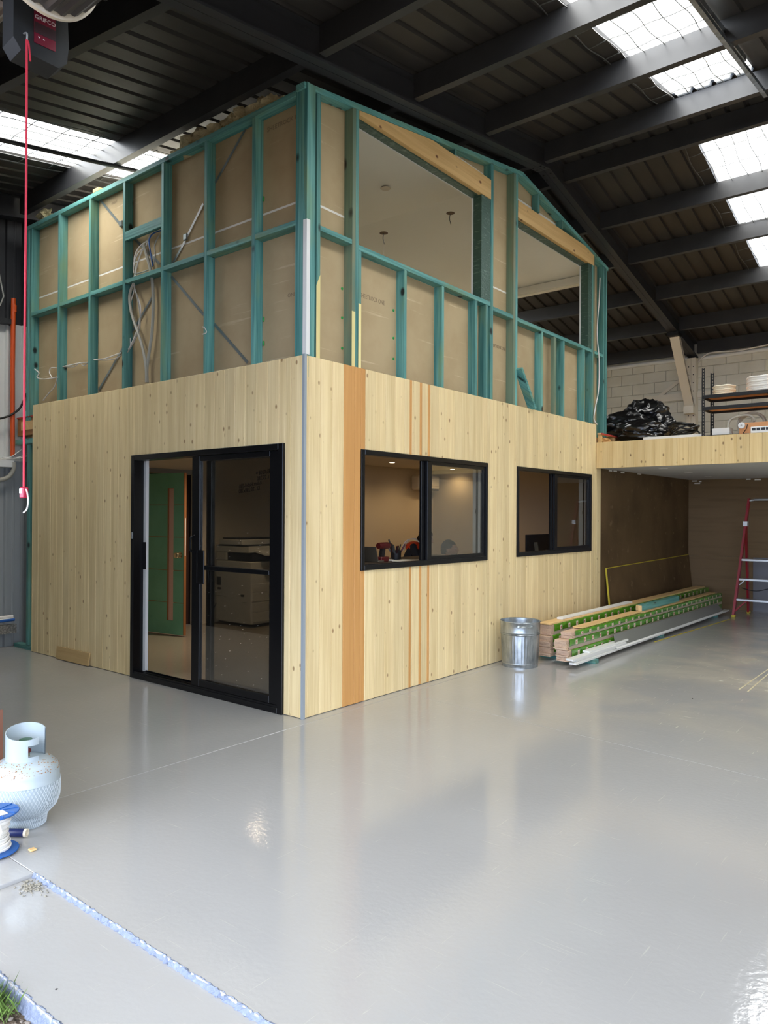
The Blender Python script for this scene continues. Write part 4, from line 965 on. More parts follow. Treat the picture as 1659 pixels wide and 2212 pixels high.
def person(name_lab, hc, yaw, pitch, top, hair, beard, reach, hv=None):
    """seated on a stool; hc: skull centre"""
    hc = Vector(hc); F_ = Vector((math.cos(yaw),math.sin(yaw),0)); S_ = Vector((-F_.y,F_.x,0))
    neck = hc+Vector((0,0,-.13))-F_*(.09 if hv else .05); chest = neck+Vector((0,0,-.10 if hv else -.14))-F_*.08; hip = Vector((chest.x,chest.y,0))-F_*.12; hip.z = .74
    reach = [hip+F_*.36+S_*.11+Vector((0,0,.13)), hip+F_*.36-S_*.11+Vector((0,0,.13))] if reach is None else [hc+F_*.36+S_*.14, hc+F_*.36-S_*.14]
    if reach[0].z > 1.0: reach[0].z = reach[1].z = 1.03
    t = thing('person', name_lab, 'person', (hip.x,hip.y,0))
    J = [(hip,(.16,.13),None),((hip+chest)/2,(.155,.12),0),(chest,(.165,.115),1),(neck+Vector((0,0,-.04)),.085,2),(neck+Vector((0,0,.05)),.055,3)]
    hands = []
    for sgn, tgt in ((1,reach[0]),(-1,reach[1])):
        sh = chest+S_*sgn*.175+Vector((0,0,.11)); tgt = Vector(tgt); el = (sh+tgt)/2+S_*sgn*.05+Vector((0,0,-.10))
        n0 = len(J); J += [(sh,.068,2),(el,.048,n0),(tgt,.032,n0+1)]; hands.append((tgt,(tgt-el),sgn))
        kn = hip+F_*.42+S_*sgn*.12+Vector((0,0,-.03)); ft = Vector((kn.x,kn.y,.10))+F_*.0
        n0 = len(J); J += [(hip+S_*sgn*.10-Vector((0,0,.02)),.10,0),(kn,.065,n0),(ft,.042,n0+1),(ft+F_*.13-Vector((0,0,.045)),(.04,.03),n0+2)]
    b = body(t, J, top, 'body'); head(t, hc, yaw, pitch, hair, 1.0, beard)
    MB().tube([neck+Vector((0,0,-.02)),hc+Vector((0,0,-.08))],.056,14).build('neck', SKIN, t)
    for w_, d_2, sgn in hands: hand(t, w_, d_2, sgn)
    if hv:
        yk = chest+Vector((0,0,.08)); 
        bm = lump((0,0,0),1,3,HIVIS,(.12,.20,.085),.02)
        M4 = Matrix.Translation(yk+Vector((0,0,.03))) @ Matrix.Rotation(yaw,4,'Z')
        MB().bm(bm,True).xform(M4).build('hi_vis_yoke', HIVIS, t)
        for sgn in (-1,1):
            pts = [yk+S_*sgn*.13-F_*.17+Vector((0,0,-.03)), yk+S_*sgn*.13-F_*.10+Vector((0,0,.115)), yk+S_*sgn*.125+Vector((0,0,.15)), yk+S_*sgn*.12+F_*.10+Vector((0,0,.10)), yk+S_*sgn*.11+F_*.155+Vector((0,0,-.05))]
            mb = MB()
            for a_, b_ in zip(spline(pts,4)[:-1],spline(pts,4)[1:]): mb.beam(a_,b_,.05,.012,(S_.cross(b_-a_)).normalized())
            mb.build('reflective_strap', REFL, t)
    return t, hip
rd = Vector((.777,.63,0))
p1c = at(970,1187,'x',-1.25)
pA, hA = person('man with short dark hair and stubble in a grey top, seen in profile', (p1c.x,p1c.y,p1c.z), R_(36), .08, GREYS, 'short', True, 1)
p2c = at(919,1164,'x',-2.3)
pB, hB = person('curly haired person in navy and orange hi-vis top, half hidden by the mullion', (p2c.x,p2c.y,p2c.z), R_(30), -.2, NAVYC, 'curly', False, None, hv=True)
stool((hA.x,hA.y,0), 'black round stool under the man with short hair'); stool((hB.x,hB.y,0), 'black round stool under the curly haired person')
# desk things
lap = thing('laptop', 'open grey laptop at the left end of the high desk', 'laptop', (-.5,1.35,1.105))
MB().cbox((-.66,1.40,1.106),(-.42,1.49,1.120),.003).build('keyboard_base', LAPTOP, lap)
MB().add([(-.66,1.40,1.118),(-.42,1.40,1.118),(-.42,1.36,1.25),(-.66,1.36,1.25),(-.66,1.407,1.118),(-.42,1.407,1.118),(-.42,1.367,1.25),(-.66,1.367,1.25)],[(0,1,2,3),(7,6,5,4),(0,4,5,1),(1,5,6,2),(2,6,7,3),(3,7,4,0)]).build('screen_lid', LAPTOP, lap)
def drill(loc, lab, lying=False):
    t = thing('cordless_drill', lab, 'drill', loc); o_ = Vector(loc)
    mb = MB().lathe([(0,-.1),(.028,-.1),(.032,-.06),(.032,.04),(.026,.06),(0,.06)],(0,0,.15),14,'y'); mb.v = [p+o_ for p in mb.v]; mb.build('motor_housing', TOOLR, t)
    mb = MB().lathe([(0,.06),(.016,.06),(.018,.10),(.010,.12),(0,.12)],(0,0,.15),12,'y'); mb.v = [p+o_ for p in mb.v]; mb.build('chuck', TOOLD, t)
    MB().beam(o_+Vector((0,-.03,.13)),o_+Vector((0,-.05,.04)),.035,.045).build('grip', TOOLD, t)
    MB().cbox(o_+Vector((-.04,-.10,0)),o_+Vector((.04,.02,.045)),.006).build('battery', TOOLR, t)
drill((-.47,1.56,1.106), 'red and black cordless drill standing beside the laptop')
pot = thing('pen_holder', 'dark pen holder packed with pens and tools on the desk', 'pen holder', (-.55,1.85,1.105)); c0 = Vector((-.60,1.90,1.106))
MB().lathe([(0,0),(.05,0),(.055,.09),(.05,.09),(.046,.005),(0,.005)],c0,16).build('cup', TOOLD, pot)
rnd = random.Random(9)
for k in range(13):
    a_ = rnd.uniform(0,6.28); b0 = c0+Vector((.02*math.cos(a_),.02*math.sin(a_),.02)); e0 = b0+Vector((.07*math.cos(a_),.07*math.sin(a_),rnd.uniform(.11,.18)))
    MB().tube([b0,e0],rnd.uniform(.005,.010),6).build('pen', (TOOLR,TOOLD,TOOLD,WIRE)[k % 4], pot)
for k, (x, y, a_) in enumerate(((-.35,1.75,.3),(-.62,1.68,1.0),(-.3,2.15,.6),(-.36,.8,.1))):
    mb = MB().cbox((-.10,-.14,0),(.10,.14,.006+.004*k),.001).xform(Matrix.Translation((x,y,1.106)) @ Matrix.Rotation(a_,4,'Z'))
    tag(mb.build('paper_stack', PAPERW, loc=(x,y,1.106)), ('pile of white papers beside the standing drill','tilted white papers behind the drills','white papers near the orange person','thin paper pile at the left end of the desk')[k], 'papers')
def monitor(c, yaw, w, h, lab, m_=SCREEN):
    t = thing('monitor', lab, 'monitor', (c[0],c[1],1.0)); M4 = Matrix.Translation((c[0],c[1],0)) @ Matrix.Rotation(yaw,4,'Z')
    MB().cbox((-.012,-w/2,c[2]-h),(.012,w/2,c[2]),.004).xform(M4).build('housing', m_, t)
    MB().lathe([(0,1.0),(.11,1.0),(.11,1.012),(0,1.014)],(c[0],c[1],0),20).build('foot', BLACKR, t); MB().beam((c[0],c[1],1.01),(c[0],c[1],c[2]-h+.02),.03,.03,(1,0,0)).build('stem', BLACKR, t)
monitor((-.58,5.0-.06,1.305), .0, .72, .27, 'large dark blue-black monitor behind the right window')
monitor((-.60,4.30,1.22), R_(8), .34, .19, 'smaller grey backed screen left of the dark monitor', mat('grey_screen_back', srgb(86,86,80), .5))
ph = thing('desk_phone', 'slim grey handset leaning between the two screens', 'phone', (-.45,4.56,1.0)); MB().beam((-.42,4.60,1.01),(-.42,4.54,1.21),.02,.045,(1,0,0)).build('handset', LAPTOP, ph)
tag(MB().cbox((-.40,4.74,1.001),(-.37,4.80,1.11),.008).build('white_card', WHITE, loc=(-.38,4.77,1.0)), 'small white card standing in front of the dark monitor', 'card')
tag(MB().cbox((-.58,3.98,1.001),(-.5,4.1,1.02),.002).build('keyboard', BLACKR, loc=(-.54,4.04,1.0)), 'black keyboard end on the computer desk', 'keyboard')
# air conditioner
ac = thing('air_conditioner', 'white split air conditioner high on the office wall', 'air conditioner', (-4.5,8.0-.1,2.03))
MB().cbox((-4.599,7.45,2.04),(-4.40,8.15,2.32),.03).build('housing', mat('warm_white', srgb(224,214,196), .5), ac); MB().cbox((-4.42,7.62,2.03),(-4.395,8.1,2.06),.004).build('air_outlet', TOOLD, ac); MB().box((-4.400,7.55,2.12),(-4.3985,8.1,2.124)).build('seam', TOOLD, ac)
# office downlights
def downlight(q, i):
    p = at(*q,'z',2.438); t = thing('downlight', ('lit round downlight','lit round downlight nearest the air conditioner','lit round downlight seen through the right pane')[i % 3]+(' in the office ceiling above the desk' if i == 0 else ''), 'downlight', p)
    MB().lathe([(.045,-.004),(.06,-.002),(.06,.002),(.045,.002)],p,20).build('rim', WHITE, t); MB().lathe([(0,-.003),(.045,-.003),(.045,.0),(0,0)],p,20).build('lens', LAMP_ON, t)
    l = bpy.data.lights.new('downlight_beam','SPOT'); l.energy = 11; l.color = (1,.70,.36); l.spot_size = R_(150); l.spot_blend = .8; l.shadow_soft_size = .05
    lo = bpy.data.objects.new('downlight_beam', l); COL.objects.link(lo); lo.parent = t; lo.location = (0,0,-.02)
for i, q in enumerate(((847,999),(916,1006.5),(977,1013.5))): downlight(q, i)
l = bpy.data.lights.new('downlight_beam','SPOT'); l.energy = 75; l.color = (1,.78,.56); l.spot_size = R_(150); l.spot_blend = .8; l.shadow_soft_size = .05  # unseen lamp added to brighten the room behind the glass door
added_lamp = thing('downlight', 'added unseen ceiling lamp brightening the green door and the copier', 'downlight', (-2.9,2.1,2.438))
MB().lathe([(0,-.003),(.045,-.003),(.06,0),(0,0)],(-2.9,2.1,2.438),20).build('lens', LAMP_ON, added_lamp); lo = bpy.data.objects.new('downlight_beam', l); COL.objects.link(lo); lo.parent = added_lamp; lo.location = (0,0,-.02)

# copier
cp = thing('photocopier', 'large beige office photocopier with paper drawers behind the glass door', 'photocopier', (-4.1,3.1,0))
X1, Y0 = -3.72, 2.70
MB().cbox((-4.47,Y0,.05),(X1,3.42,.90),.01).build('body', PHOTO, cp)
MB().box((-4.44,Y0+.03,.03),(X1-.03,3.39,.05)).build('plinth', PHOTOD, cp)
for k, (za, zc) in enumerate(((.08,.21),(.215,.345),(.36,.48),(.485,.60))):
    dr = MB().cbox((X1-.005,Y0+.02,za),(X1+.008,3.38,zc),.003).build('drawer', PHOTO, cp)
    MB().cbox((X1+.004,Y0+.32,za+.03),(X1+.012,Y0+.50,zc-.03),.012).build('drawer_pull', PHOTOD, dr)
MB().cbox((-4.47,Y0,.91),(-4.25,3.42,1.02),.008).build('side_column', PHOTO, cp)
MB().box((-4.25,Y0+.03,.905),(X1-.02,3.40,1.01)).build('output_bay', PHOTOD, cp)
MB().cbox((-4.47,Y0,1.02),(X1-.05,3.42,1.11),.008).build('scanner', PHOTO, cp); MB().box((-4.47,Y0-.002,1.108),(X1-.06,3.40,1.116)).build('gap', PHOTOD, cp)
MB().cbox((-4.42,Y0+.01,1.117),(-3.92,3.38,1.20),.012).build('document_feeder', PHOTO, cp); MB().cbox((-4.36,Y0+.02,1.20),(-3.95,3.3,1.222),.008).build('feeder_lid', PHOTOD, cp)
MB().add([(-3.80,Y0+.1,1.04),(-3.80,Y0+.65,1.04),(-3.55,Y0+.65,.99),(-3.55,Y0+.1,.99),(-3.80,Y0+.1,1.07),(-3.80,Y0+.65,1.07),(-3.55,Y0+.65,1.01),(-3.55,Y0+.1,1.01)],[(0,3,2,1),(4,5,6,7),(0,1,5,4),(1,2,6,5),(2,3,7,6),(3,0,4,7)]).build('control_panel', PHOTO, cp)
MB().box((-4.45,Y0-.003,.55),(-4.36,Y0+.001,.67)).build('side_vent', PHOTOD, cp)
for q_ in ((-4.43,.49,-4.36,.52),(-3.93,.42,-3.86,.45),(-4.47,.40,-4.25,.405),(-3.9,.34,-3.8,.345)): MB().box((q_[0],Y0-.003,q_[1]),(q_[2],Y0+.001,q_[3])).build('side_slot', PHOTOD, cp)
MB().tube(spline([(-4.48,2.8,.4),(-4.54,2.72,.2),(-4.5,2.69,.02),(-4.4,2.68,.012)]),.006,6).build('power_cord', TUBEB, cp)

# ---- bin
bn = thing('metal_bin', 'round ribbed galvanised rubbish bin by the pine wall', 'bin', (.27,2.88,0)); BX, BY = .27, 2.88
r0, r1, bh = .178, .203, .468
n = 120; prof = [(0,0.004),(r0,.004),(r0+.004,.0),(r0+.002,.03),(r0+.006,.04),(r0+.003,.05)]
mb = MB().lathe([(0,.006),(r0-.004,.006),(r0+.002,.0),(r0+.003,.03),(r0+.008,.037),(r0+.005,.046)],(BX,BY,0),64).build('base', GALV, bn)
vs = []; fs = []; rows_ = 10
for i in range(rows_+1):
    z = .046+(.33-.046)*i/rows_; rr = r0+.005+(r1-r0-.006)*(z-.046)/.40
    for k in range(n):
        a_ = 2*math.pi*k/n; d_ = .0018*(1 if (k % 3) else -1)*min(1,i/1.5)*min(1,(rows_-i)/1.5); vs.append((BX+(rr+d_)*math.cos(a_),BY+(rr+d_)*math.sin(a_),z))
for i in range(rows_):
    for k in range(n): fs.append((i*n+k, i*n+(k+1) % n, (i+1)*n+(k+1) % n, (i+1)*n+k))
MB().add(vs, fs, True).build('ribbed_wall', GALV, bn)
MB().lathe([(r1-.006,.33),(r1+.001,.337),(r1-.005,.346),(r1+.001,.355),(r1-.003,.365),(r1,.455),(r1+.006,.462),(r1+.003,.470),(r1-.004,.466),(r1-.006,.44),(r0-.002,.06),(r0-.004,.012),(0,.012)],(BX,BY,0),64).build('collar', GALV, bn)
hd = math.atan2(CAM.y-BY, CAM.x-BX)+.28
hp = lambda da, rr, z: (BX+rr*math.cos(hd+da), BY+rr*math.sin(hd+da), z)
MB().tube(spline([hp(-.30,r1+.003,.425),hp(-.26,r1+.03,.43),hp(0,r1+.037,.43),hp(.26,r1+.03,.43),hp(.30,r1+.003,.425)],5),.006,8).build('handle', GALV, bn)
for s_ in (-.36,.36): MB().lathe([(0,0),(.016,0),(.012,.008),(0,.009)],(0,0,0),10,'x').xform(Matrix.Translation(hp(s_,r1-.002,.425)) @ Matrix.Rotation(hd+s_,4,'Z')).build('handle_bracket', GALV, bn)

# ---- timber packs
def pack(x0, x1, y0, y1, z0, z1, lab, slant=0, dark=False, seed=0, pale=False):
    t = thing('board_pack', lab, 'timber pack', ((x0+x1)/2,(y0+y1)/2,z0), 'plastic wrapped lining board packs'); rnd = random.Random(seed)
    nb = max(4, int((z1-z0)/.012)); X = lambda x, y: x+slant*(y-y0)
    for k in range(nb):
        za = z0+(z1-z0)*k/nb; zc = z0+(z1-z0)*(k+1)/nb-.0020; e = rnd.uniform(-.014,.012); dx = rnd.uniform(-.003,.003)
        MB().add([(X(x0,y0)+dx,y0+e,za),(X(x1,y0)+dx-.004,y0+e,za),(X(x1,y1)+dx-.004,y1,za),(X(x0,y1)+dx,y1,za),(X(x0,y0)+dx,y0+e,zc),(X(x1,y0)+dx-.004,y0+e,zc),(X(x1,y1)+dx-.004,y1,zc),(X(x0,y1)+dx,y1,zc)],
            [(0,3,2,1),(4,5,6,7),(0,1,5,4),(1,2,6,5),(2,3,7,6),(3,0,4,7)]).build('lining_board', ENDG, t)
    # green wrap around edge: band side + top overlap
    ws = y0+.06; N = 90; vs = []; fs = []
    h = z1-z0
    for i in range(N+1):
        y = ws+(y1-ws)*i/N; w = .003*math.sin(y*23+seed)+.002*math.sin(y*51); cut = .0 if i > 1 else .02*(2-i)
        pr = [(x1-.045+cut,z1+.003+w*.3),(x1-.006,z1+.004+w*.5),(x1+.004,z1-.004),(x1+.006+w*.5,z0+h*.72),(x1+.005-w*.4,z0+h*.40),(x1+.001,z0+h*.34)]
        if dark: pr = pr[1:]+[(x1,z0+h*.30)]
        for (a_, b_) in pr: vs.append((X(a_,y),y,b_))
    for i in range(N):
        for k in range(5): fs.append((i*6+k,(i+1)*6+k,(i+1)*6+k+1,i*6+k+1))
    wr = MB().add(vs, fs, True).build('green_wrap', GREENP, t, label='glossy green printed plastic wrap')
    # lower dusty clear film
    MB().add([(X(x1+.001,ws-.02),ws-.02,z0+.003),(X(x1+.001,y1),y1,z0+.003),(X(x1+.003,y1),y1,z0+h*.34),(X(x1+.003,ws),ws,z0+h*.36)],[(0,1,2,3)]).build('clear_film', GREYPK, t)
    # printed panels : cream rectangle with a rust tree mark
    y = ws+.13
    while y < y1-.1:
        xf = x1+.0085
        MB().add([(X(xf,y),y,z0+h*.42),(X(xf,y+.05),y+.05,z0+h*.42),(X(xf,y+.05),y+.05,z0+h*.86),(X(xf,y),y,z0+h*.86)],[(0,1,2,3)]).build('print_panel', WRAPW, wr)
        q = []; 
        for k in range(10): a_ = 6.283*k/10; q.append((X(xf+.0012,y+.025+.011*math.cos(a_)),y+.025+.011*math.cos(a_),z0+h*.66+h*.12*math.sin(a_)))
        mb = MB().add(q,[tuple(range(10))]); mb.add([(X(xf+.0012,y+.022),y+.022,z0+h*.46),(X(xf+.0012,y+.028),y+.028,z0+h*.46),(X(xf+.0012,y+.028),y+.028,z0+h*.56),(X(xf+.0012,y+.022),y+.022,z0+h*.56)],[(0,1,2,3)])
        mb.build('tree_mark', WRAPR, wr)
        y += .20
    return t
YA = 3.17
pack(.535,.675,YA,8.60,.045,.155,'wrapped board pack, bottom of the right stack',.012,seed=1,dark=True)
pack(.520,.660,YA-.02,8.62,.158,.265,'wrapped board pack, middle of the right stack',.014,seed=2)
pack(.540,.668,YA+.10,8.58,.268,.335,'thinner wrapped board pack on top of the right stack',.014,seed=3)
pack(.27,.41,3.30,8.95,.045,.155,'wrapped board pack, bottom of the stack against the wall',.006,seed=4,dark=True)
pack(.27,.41,3.28,8.95,.158,.265,'wrapped board pack, middle of the stack against the wall',.006,seed=5,dark=True)
pack(.265,.405,3.32,8.98,.268,.378,'wrapped board pack, top of the stack against the wall',.006,seed=6)
for k, (y, lab) in enumerate(((3.45,'teal timber bearer under the near end of the board stacks'),(5.62,'teal timber bearer under the middle of the board stacks'),(8.1,'teal timber bearer under the far end of the board stacks'))):
    tag(MB().cbox((.2,y,.0),(.84 if k == 0 else .80,y+.09,.044),.002).build('timber_bearer', TEALX, loc=(.5,y,0)), lab, 'timber')
    if k == 0: pass
tag(MB().cbox((.26,3.30,.381),(.40,8.9,.398),.002).build('loose_board', RAW, loc=(.3,6,.381)), 'long pale pine board on top of the wall side stack', 'board')
tag(MB().cbox((.30,3.66,.400),(.37,5.75,.422),.003).build('white_batten', WHITE, loc=(.33,4.7,.4)), 'white primed batten on the wall side stack', 'batten')
tag(MB().cbox((.54,3.55,.342),(.655,5.25,.357),.002).xform(Matrix.Identity(4)).build('loose_board', RAW, loc=(.6,4.4,.342)), 'short pale pine board on the near half of the right stack', 'board')
tag(MB().cbox((.60,5.28,.342),(.70,8.4,.356),.002).build('loose_board', RAW, loc=(.63,6.8,.342)), 'long dusty pine board on the far half of the right stack', 'board')
for k, (x, y0, y1, z, lab) in enumerate(((.62,5.28,6.75,.358,'teal treated block nearest the edge, on the right stack'),(.572,5.33,6.85,.358,'teal treated block behind the front one on the right stack'))):
    o = thing('treated_block', lab, 'timber', (x,y0,z)); MB().cbox((x,y0+.012,z),(x+.044,y1,z+.07),.003).build('length', TEALY, o); MB().cbox((x,y0,z),(x+.044,y0+.0119,z+.07),.002).build('cut_end', RAW, o, label='pale sawn end')
# white trims lying on the floor bearers beside the stack
for k, (x, z, y0, y1, lab) in enumerate(((.735,.045,3.05,8.7,'white primed trim at the bottom edge of the stack'),(.705,.066,3.12,4.35,'white primed trim second from the floor, short'),(.715,.087,3.02,4.4,'white primed trim third from the floor'),(.700,.108,3.45,4.5,'short white primed trim on top of the trims'))):
    tag(MB().add([(x,y0,z),(x+.075,y0,z),(x+.075+.018,y1,z),(x+.018,y1,z),(x,y0,z+.019),(x+.075,y0,z+.019),(x+.093,y1,z+.019),(x+.018,y1,z+.019)],[(0,3,2,1),(4,5,6,7),(0,1,5,4),(1,2,6,5),(2,3,7,6),(3,0,4,7)]).build('white_trim', WHITE, loc=(x,y0,z)), lab, 'trim')
fs_ = thing('metal_flashing', 'long dull grey folded flashing leaning along the board stack', 'flashing', (.78,6,.1))
MB().add([(.80,4.1,.085),(.835,8.3,.085),(.755,8.3,.19),(.715,4.25,.20),(.803,4.1,.085),(.838,8.3,.085),(.758,8.3,.19),(.718,4.25,.20)],[(0,1,2,3),(7,6,5,4),(0,4,5,1),(1,5,6,2),(2,6,7,3),(3,7,4,0)]).build('face', mat('dull_zinc', srgb(140,142,136), .45, .4), fs_)
MB().add([(.80,4.1,.085),(.835,8.3,.085),(.855,8.3,.068),(.82,4.1,.068),(.80,4.1,.083),(.835,8.3,.083),(.855,8.3,.066),(.82,4.1,.066)],[(0,1,2,3),(7,6,5,4),(0,4,5,1),(1,5,6,2),(2,6,7,3),(3,7,4,0)]).build('lip', WHITE, fs_)
tag(MB().box((0,-.0,0),(.016,2.80,.004)).xform(Matrix.Translation((.833,5.228,.001)) @ Matrix.Rotation(-.06,4,'Z')).build('yellow_strip', YELLOW, loc=(.833,5.228,0)), 'thin yellow strip on the floor along the stack', 'strip')
mb = MB().box((0,0,0),(.012,1.6,.0015)).xform(Matrix.Translation((2.29,3.2,.0005)) @ Matrix.Rotation(.0,4,'Z')); mb2 = MB().box((0,0,0),(.012,1.5,.0015)).xform(Matrix.Translation((2.37,3.16,.0005)) @ Matrix.Rotation(.03,4,'Z'))
DULLT = mat('dull_tape', srgb(206,196,164), .6)
tag(mb.build('floor_tape', DULLT, loc=(2.29,3.2,0)), 'torn cream masking tape strip on the floor at right, left one', 'tape'); tag(mb2.build('floor_tape', DULLT, loc=(2.37,3.2,0)), 'torn cream masking tape strip on the floor at right, right one', 'tape')
# leaning board under the mezzanine
lb = thing('leaning_board', 'brown sheet board with a yellow edge leaning on the alcove wall', 'board', (.06,7.4,0))
MB().add([(.10,5.72,.0),(.10,9.30,.0),(.012,9.30,.885),(.012,5.72,.835),(.112,5.72,.0),(.112,9.30,.0),(.024,9.30,.885),(.024,5.72,.835)],[(0,1,2,3),(7,6,5,4),(0,4,5,1),(1,5,6,2),(2,6,7,3),(3,7,4,0)]).build('sheet', MDF, lb)
MB().add([(.095,5.712,.0),(.117,5.712,.0),(.029,5.712,.84),(.007,5.712,.84),(.095,5.7195,.0),(.117,5.7195,.0),(.029,5.7195,.84),(.007,5.7195,.84)],[(0,1,2,3),(7,6,5,4),(0,4,5,1),(1,5,6,2),(2,6,7,3),(3,7,4,0)]).build('yellow_edge', YELLOW, lb)
MB().beam((.018,5.72,.842),(.018,9.3,.892),.012,.010).build('yellow_edge', YELLOW, lb)
# offcut leaning at the left cladding
tag(MB().add([(-3.675,-.035,.008),(-3.035,-.035,.008),(-3.035,-.022,.008),(-3.675,-.022,.008),(-3.69,-.018,.135),(-3.03,-.018,.135),(-3.03,-.005,.135),(-3.69,-.005,.135)],[(0,3,2,1),(4,5,6,7),(0,1,5,4),(1,2,6,5),(2,3,7,6),(3,0,4,7)]).build('pine_offcut', wood('offcut_pine', srgb(206,176,124), srgb(180,146,92), srgb(110,80,50), 'x'), loc=(-3.35,-.02,0)), 'short pine offcut leaning against the bottom of the door side wall', 'board')

# ---- step ladder
ld = thing('step_ladder', 'red fibreglass platform step ladder with aluminium treads', 'ladder', (1.4,8.6,0))
lx0, lx1 = .98, 1.82; cxm = 1.40
def lrail(x0, y0, x1, y1, z1, name='front_rail', w=.032, z0=.0):
    MB().beam((x0,y0,z0+.03),(x1,y1,z1),w,.075,(0,1,0)).build(name, RED, ld)
FZ = lambda z: (.985+(1.135-.985)*z/1.83, 8.33+.30*z/1.83)
for s_ in (0, 1):
    fx = lambda x: x if s_ == 0 else 2*cxm-x
    lrail(fx(.985),8.33,fx(1.135),8.63,1.83); lrail(fx(1.05),8.98,fx(1.10),8.58,1.45,'rear_rail',.028)
    MB().cbox((fx(.985)-.025,8.30,0),(fx(.985)+.025,8.37,.035),.004).build('foot', YELLOW, ld); MB().cbox((fx(1.05)-.022,8.95,0),(fx(1.05)+.022,9.02,.035),.004).build('foot', YELLOW, ld)
    MB().cbox((fx(1.105)-.035,8.50,1.40),(fx(1.105)+.035,8.60,1.48),.004).build('hinge_bracket', ALU, ld)
    MB().beam((fx(1.01),8.36,.10),(fx(1.17),8.36,.27),.02,.05,(0,1,0)).build('corner_gusset', RED, ld)
    MB().beam((fx(1.06),8.37,.60-.10),(fx(1.14),8.37,.58),.012,.02,(0,1,0)).build('tread_brace', ALU, ld)
for z in (.29,.60,.90):
    x, y = FZ(z); MB().cbox((x+.015,y-.05,z-.035),(2*cxm-x-.015,y+.06,z),.004).build('tread', ALU, ld)
MB().tube([(1.15,8.60,1.80),(1.22,8.60,1.815),(1.60,8.60,1.815),(1.65,8.60,1.80)],.017,10).build('top_rail', ALU, ld)
MB().tube(spline([(1.0,8.75,.42),(1.2,8.8,.38),(1.5,8.8,.45),(1.8,8.75,.4)]),.006,6).build('tie_cord', TUBEB, ld)

# ---- gas bottle
gb = thing('gas_bottle', 'pale grey rust speckled gas bottle with a collar at the left edge', 'gas bottle', (.275,-2.225,0)); GX, GY = .290, -2.225
gr_ = .157
MB().lathe([(.0,.045),(.06,.045),(.10,.052),(.135,.085),(.153,.13),(gr_,.17),(gr_,.215),(gr_+.003,.218),(gr_+.003,.226),(gr_,.23),(gr_,.262),(.150,.292),(.128,.316),(.095,.330),(.05,.336),(0,.338)],(GX,GY,0),64).build('shell', None or GASM, gb)
MB().lathe([(.086,0),(.092,0),(.094,.004),(.090,.03),(.092,.06),(.088,.062),(.084,.03),(.086,0)],(GX,GY,0),48).build('foot_ring', GASM, gb)
# mesh sleeve over the lower body
mb = MB(); N_ = 60
prof_ = lambda z: .094+.10*z if z < .05 else (.099+(z-.05)*1.02 if z < .09 else (.140+(z-.09)*.40 if z < .13 else min(gr_+.002,.156+(z-.13)*.1)))
for dr in (1, -1):
    for k in range(N_):
        pts = []
        for i in range(13):
            z = .004+.215*i/12; a_ = 2*math.pi*k/N_+dr*z*3.2; rr = prof_(z)+.0025; pts.append((GX+rr*math.cos(a_),GY+rr*math.sin(a_),z))
        mb.tube(pts,.0011,3,cap=False)
mb.build('mesh_sleeve', mat('sleeve_plastic', srgb(206,214,218), .4), gb, kind='stuff')
# collar: sheet ring with handle cut-out, open at the back
ang0 = math.atan2(CAM.y-GY, CAM.x-GX)
N_ = 72; vs = []; fs = []; rc = .092
sp_a, sp_b = ang0+R_(100), ang0+R_(100)+R_(300)
for i in range(N_+1):
    a_ = sp_a+(sp_b-sp_a)*i/N_
    rel = (a_-ang0+math.pi) % (2*math.pi)-math.pi           # 0 = towards camera; + is counter-clockwise = right in view
    top = .438+.035*(1-math.cos(rel))/2*1.3 
    zs_ = [.322,.352,.372,.408,top]
    for z in zs_:
        for rr in (rc, rc-.0035): vs.append((GX+rr*math.cos(a_),GY+rr*math.sin(a_),z))
for i in range(N_):
    a_ = sp_a+(sp_b-sp_a)*(i+.5)/N_; rel = math.degrees((a_-ang0+math.pi) % (2*math.pi)-math.pi)
    for k in range(4):
        hole = (8 < rel < 95 and k in (1,2))
        if hole:
            continue
        for o_ in (0,1): fs.append((i*10+k*2+o_,(i+1)*10+k*2+o_,(i+1)*10+k*2+2+o_,i*10+k*2+2+o_))
    fs.append((i*10+8,(i+1)*10+8,(i+1)*10+9,i*10+9))
MB().add(vs, fs, True).build('collar', GASM, gb)
MB().lathe([(0,.37),(.02,.37),(.02,.40),(.014,.405),(.014,.43),(0,.43)],(GX,GY,-.036),14).build('valve_body', CHROME, gb)
MB().lathe([(0,.43),(.03,.432),(.033,.445),(.03,.458),(0,.46)],(GX,GY,-.036),14).build('valve_wheel', mat('green_knob', srgb(40,84,52), .5), gb)
MB().lathe([(0,0),(.012,0),(.012,.035),(0,.035)],(GX+.02,GY-.01,.378),10,'x').build('outlet_plug', TOOLR, gb)
# rust and stamp
mb = MB(); rnd = random.Random(4)
for k in range(320):
    a_ = rnd.uniform(0,6.283); z = .272+.056*rnd.random(); rr = {True:.150}.get(False,0) or (gr_ if z < .29 else .157-(z-.29)**1.5*2.6); 
    # find profile radius
    P_ = [(gr_,.262),(.150,.292),(.128,.316),(.095,.330)]
    for (ra, za), (rb, zb2) in zip(P_[:-1], P_[1:]):
        if za <= z <= zb2: rr = ra+(rb-ra)*(z-za)/(zb2-za)
    s_ = rnd.uniform(.0012,.0045); c_ = Vector((GX+(rr-.001)*math.cos(a_),GY+(rr-.001)*math.sin(a_),z)); mb.bm(lump(c_,s_,k,None,(1,1,.7),.4,1.5,1))
mb.build('rust_spots', mat('rust', srgb(160,120,80), .9), gb, kind='stuff')
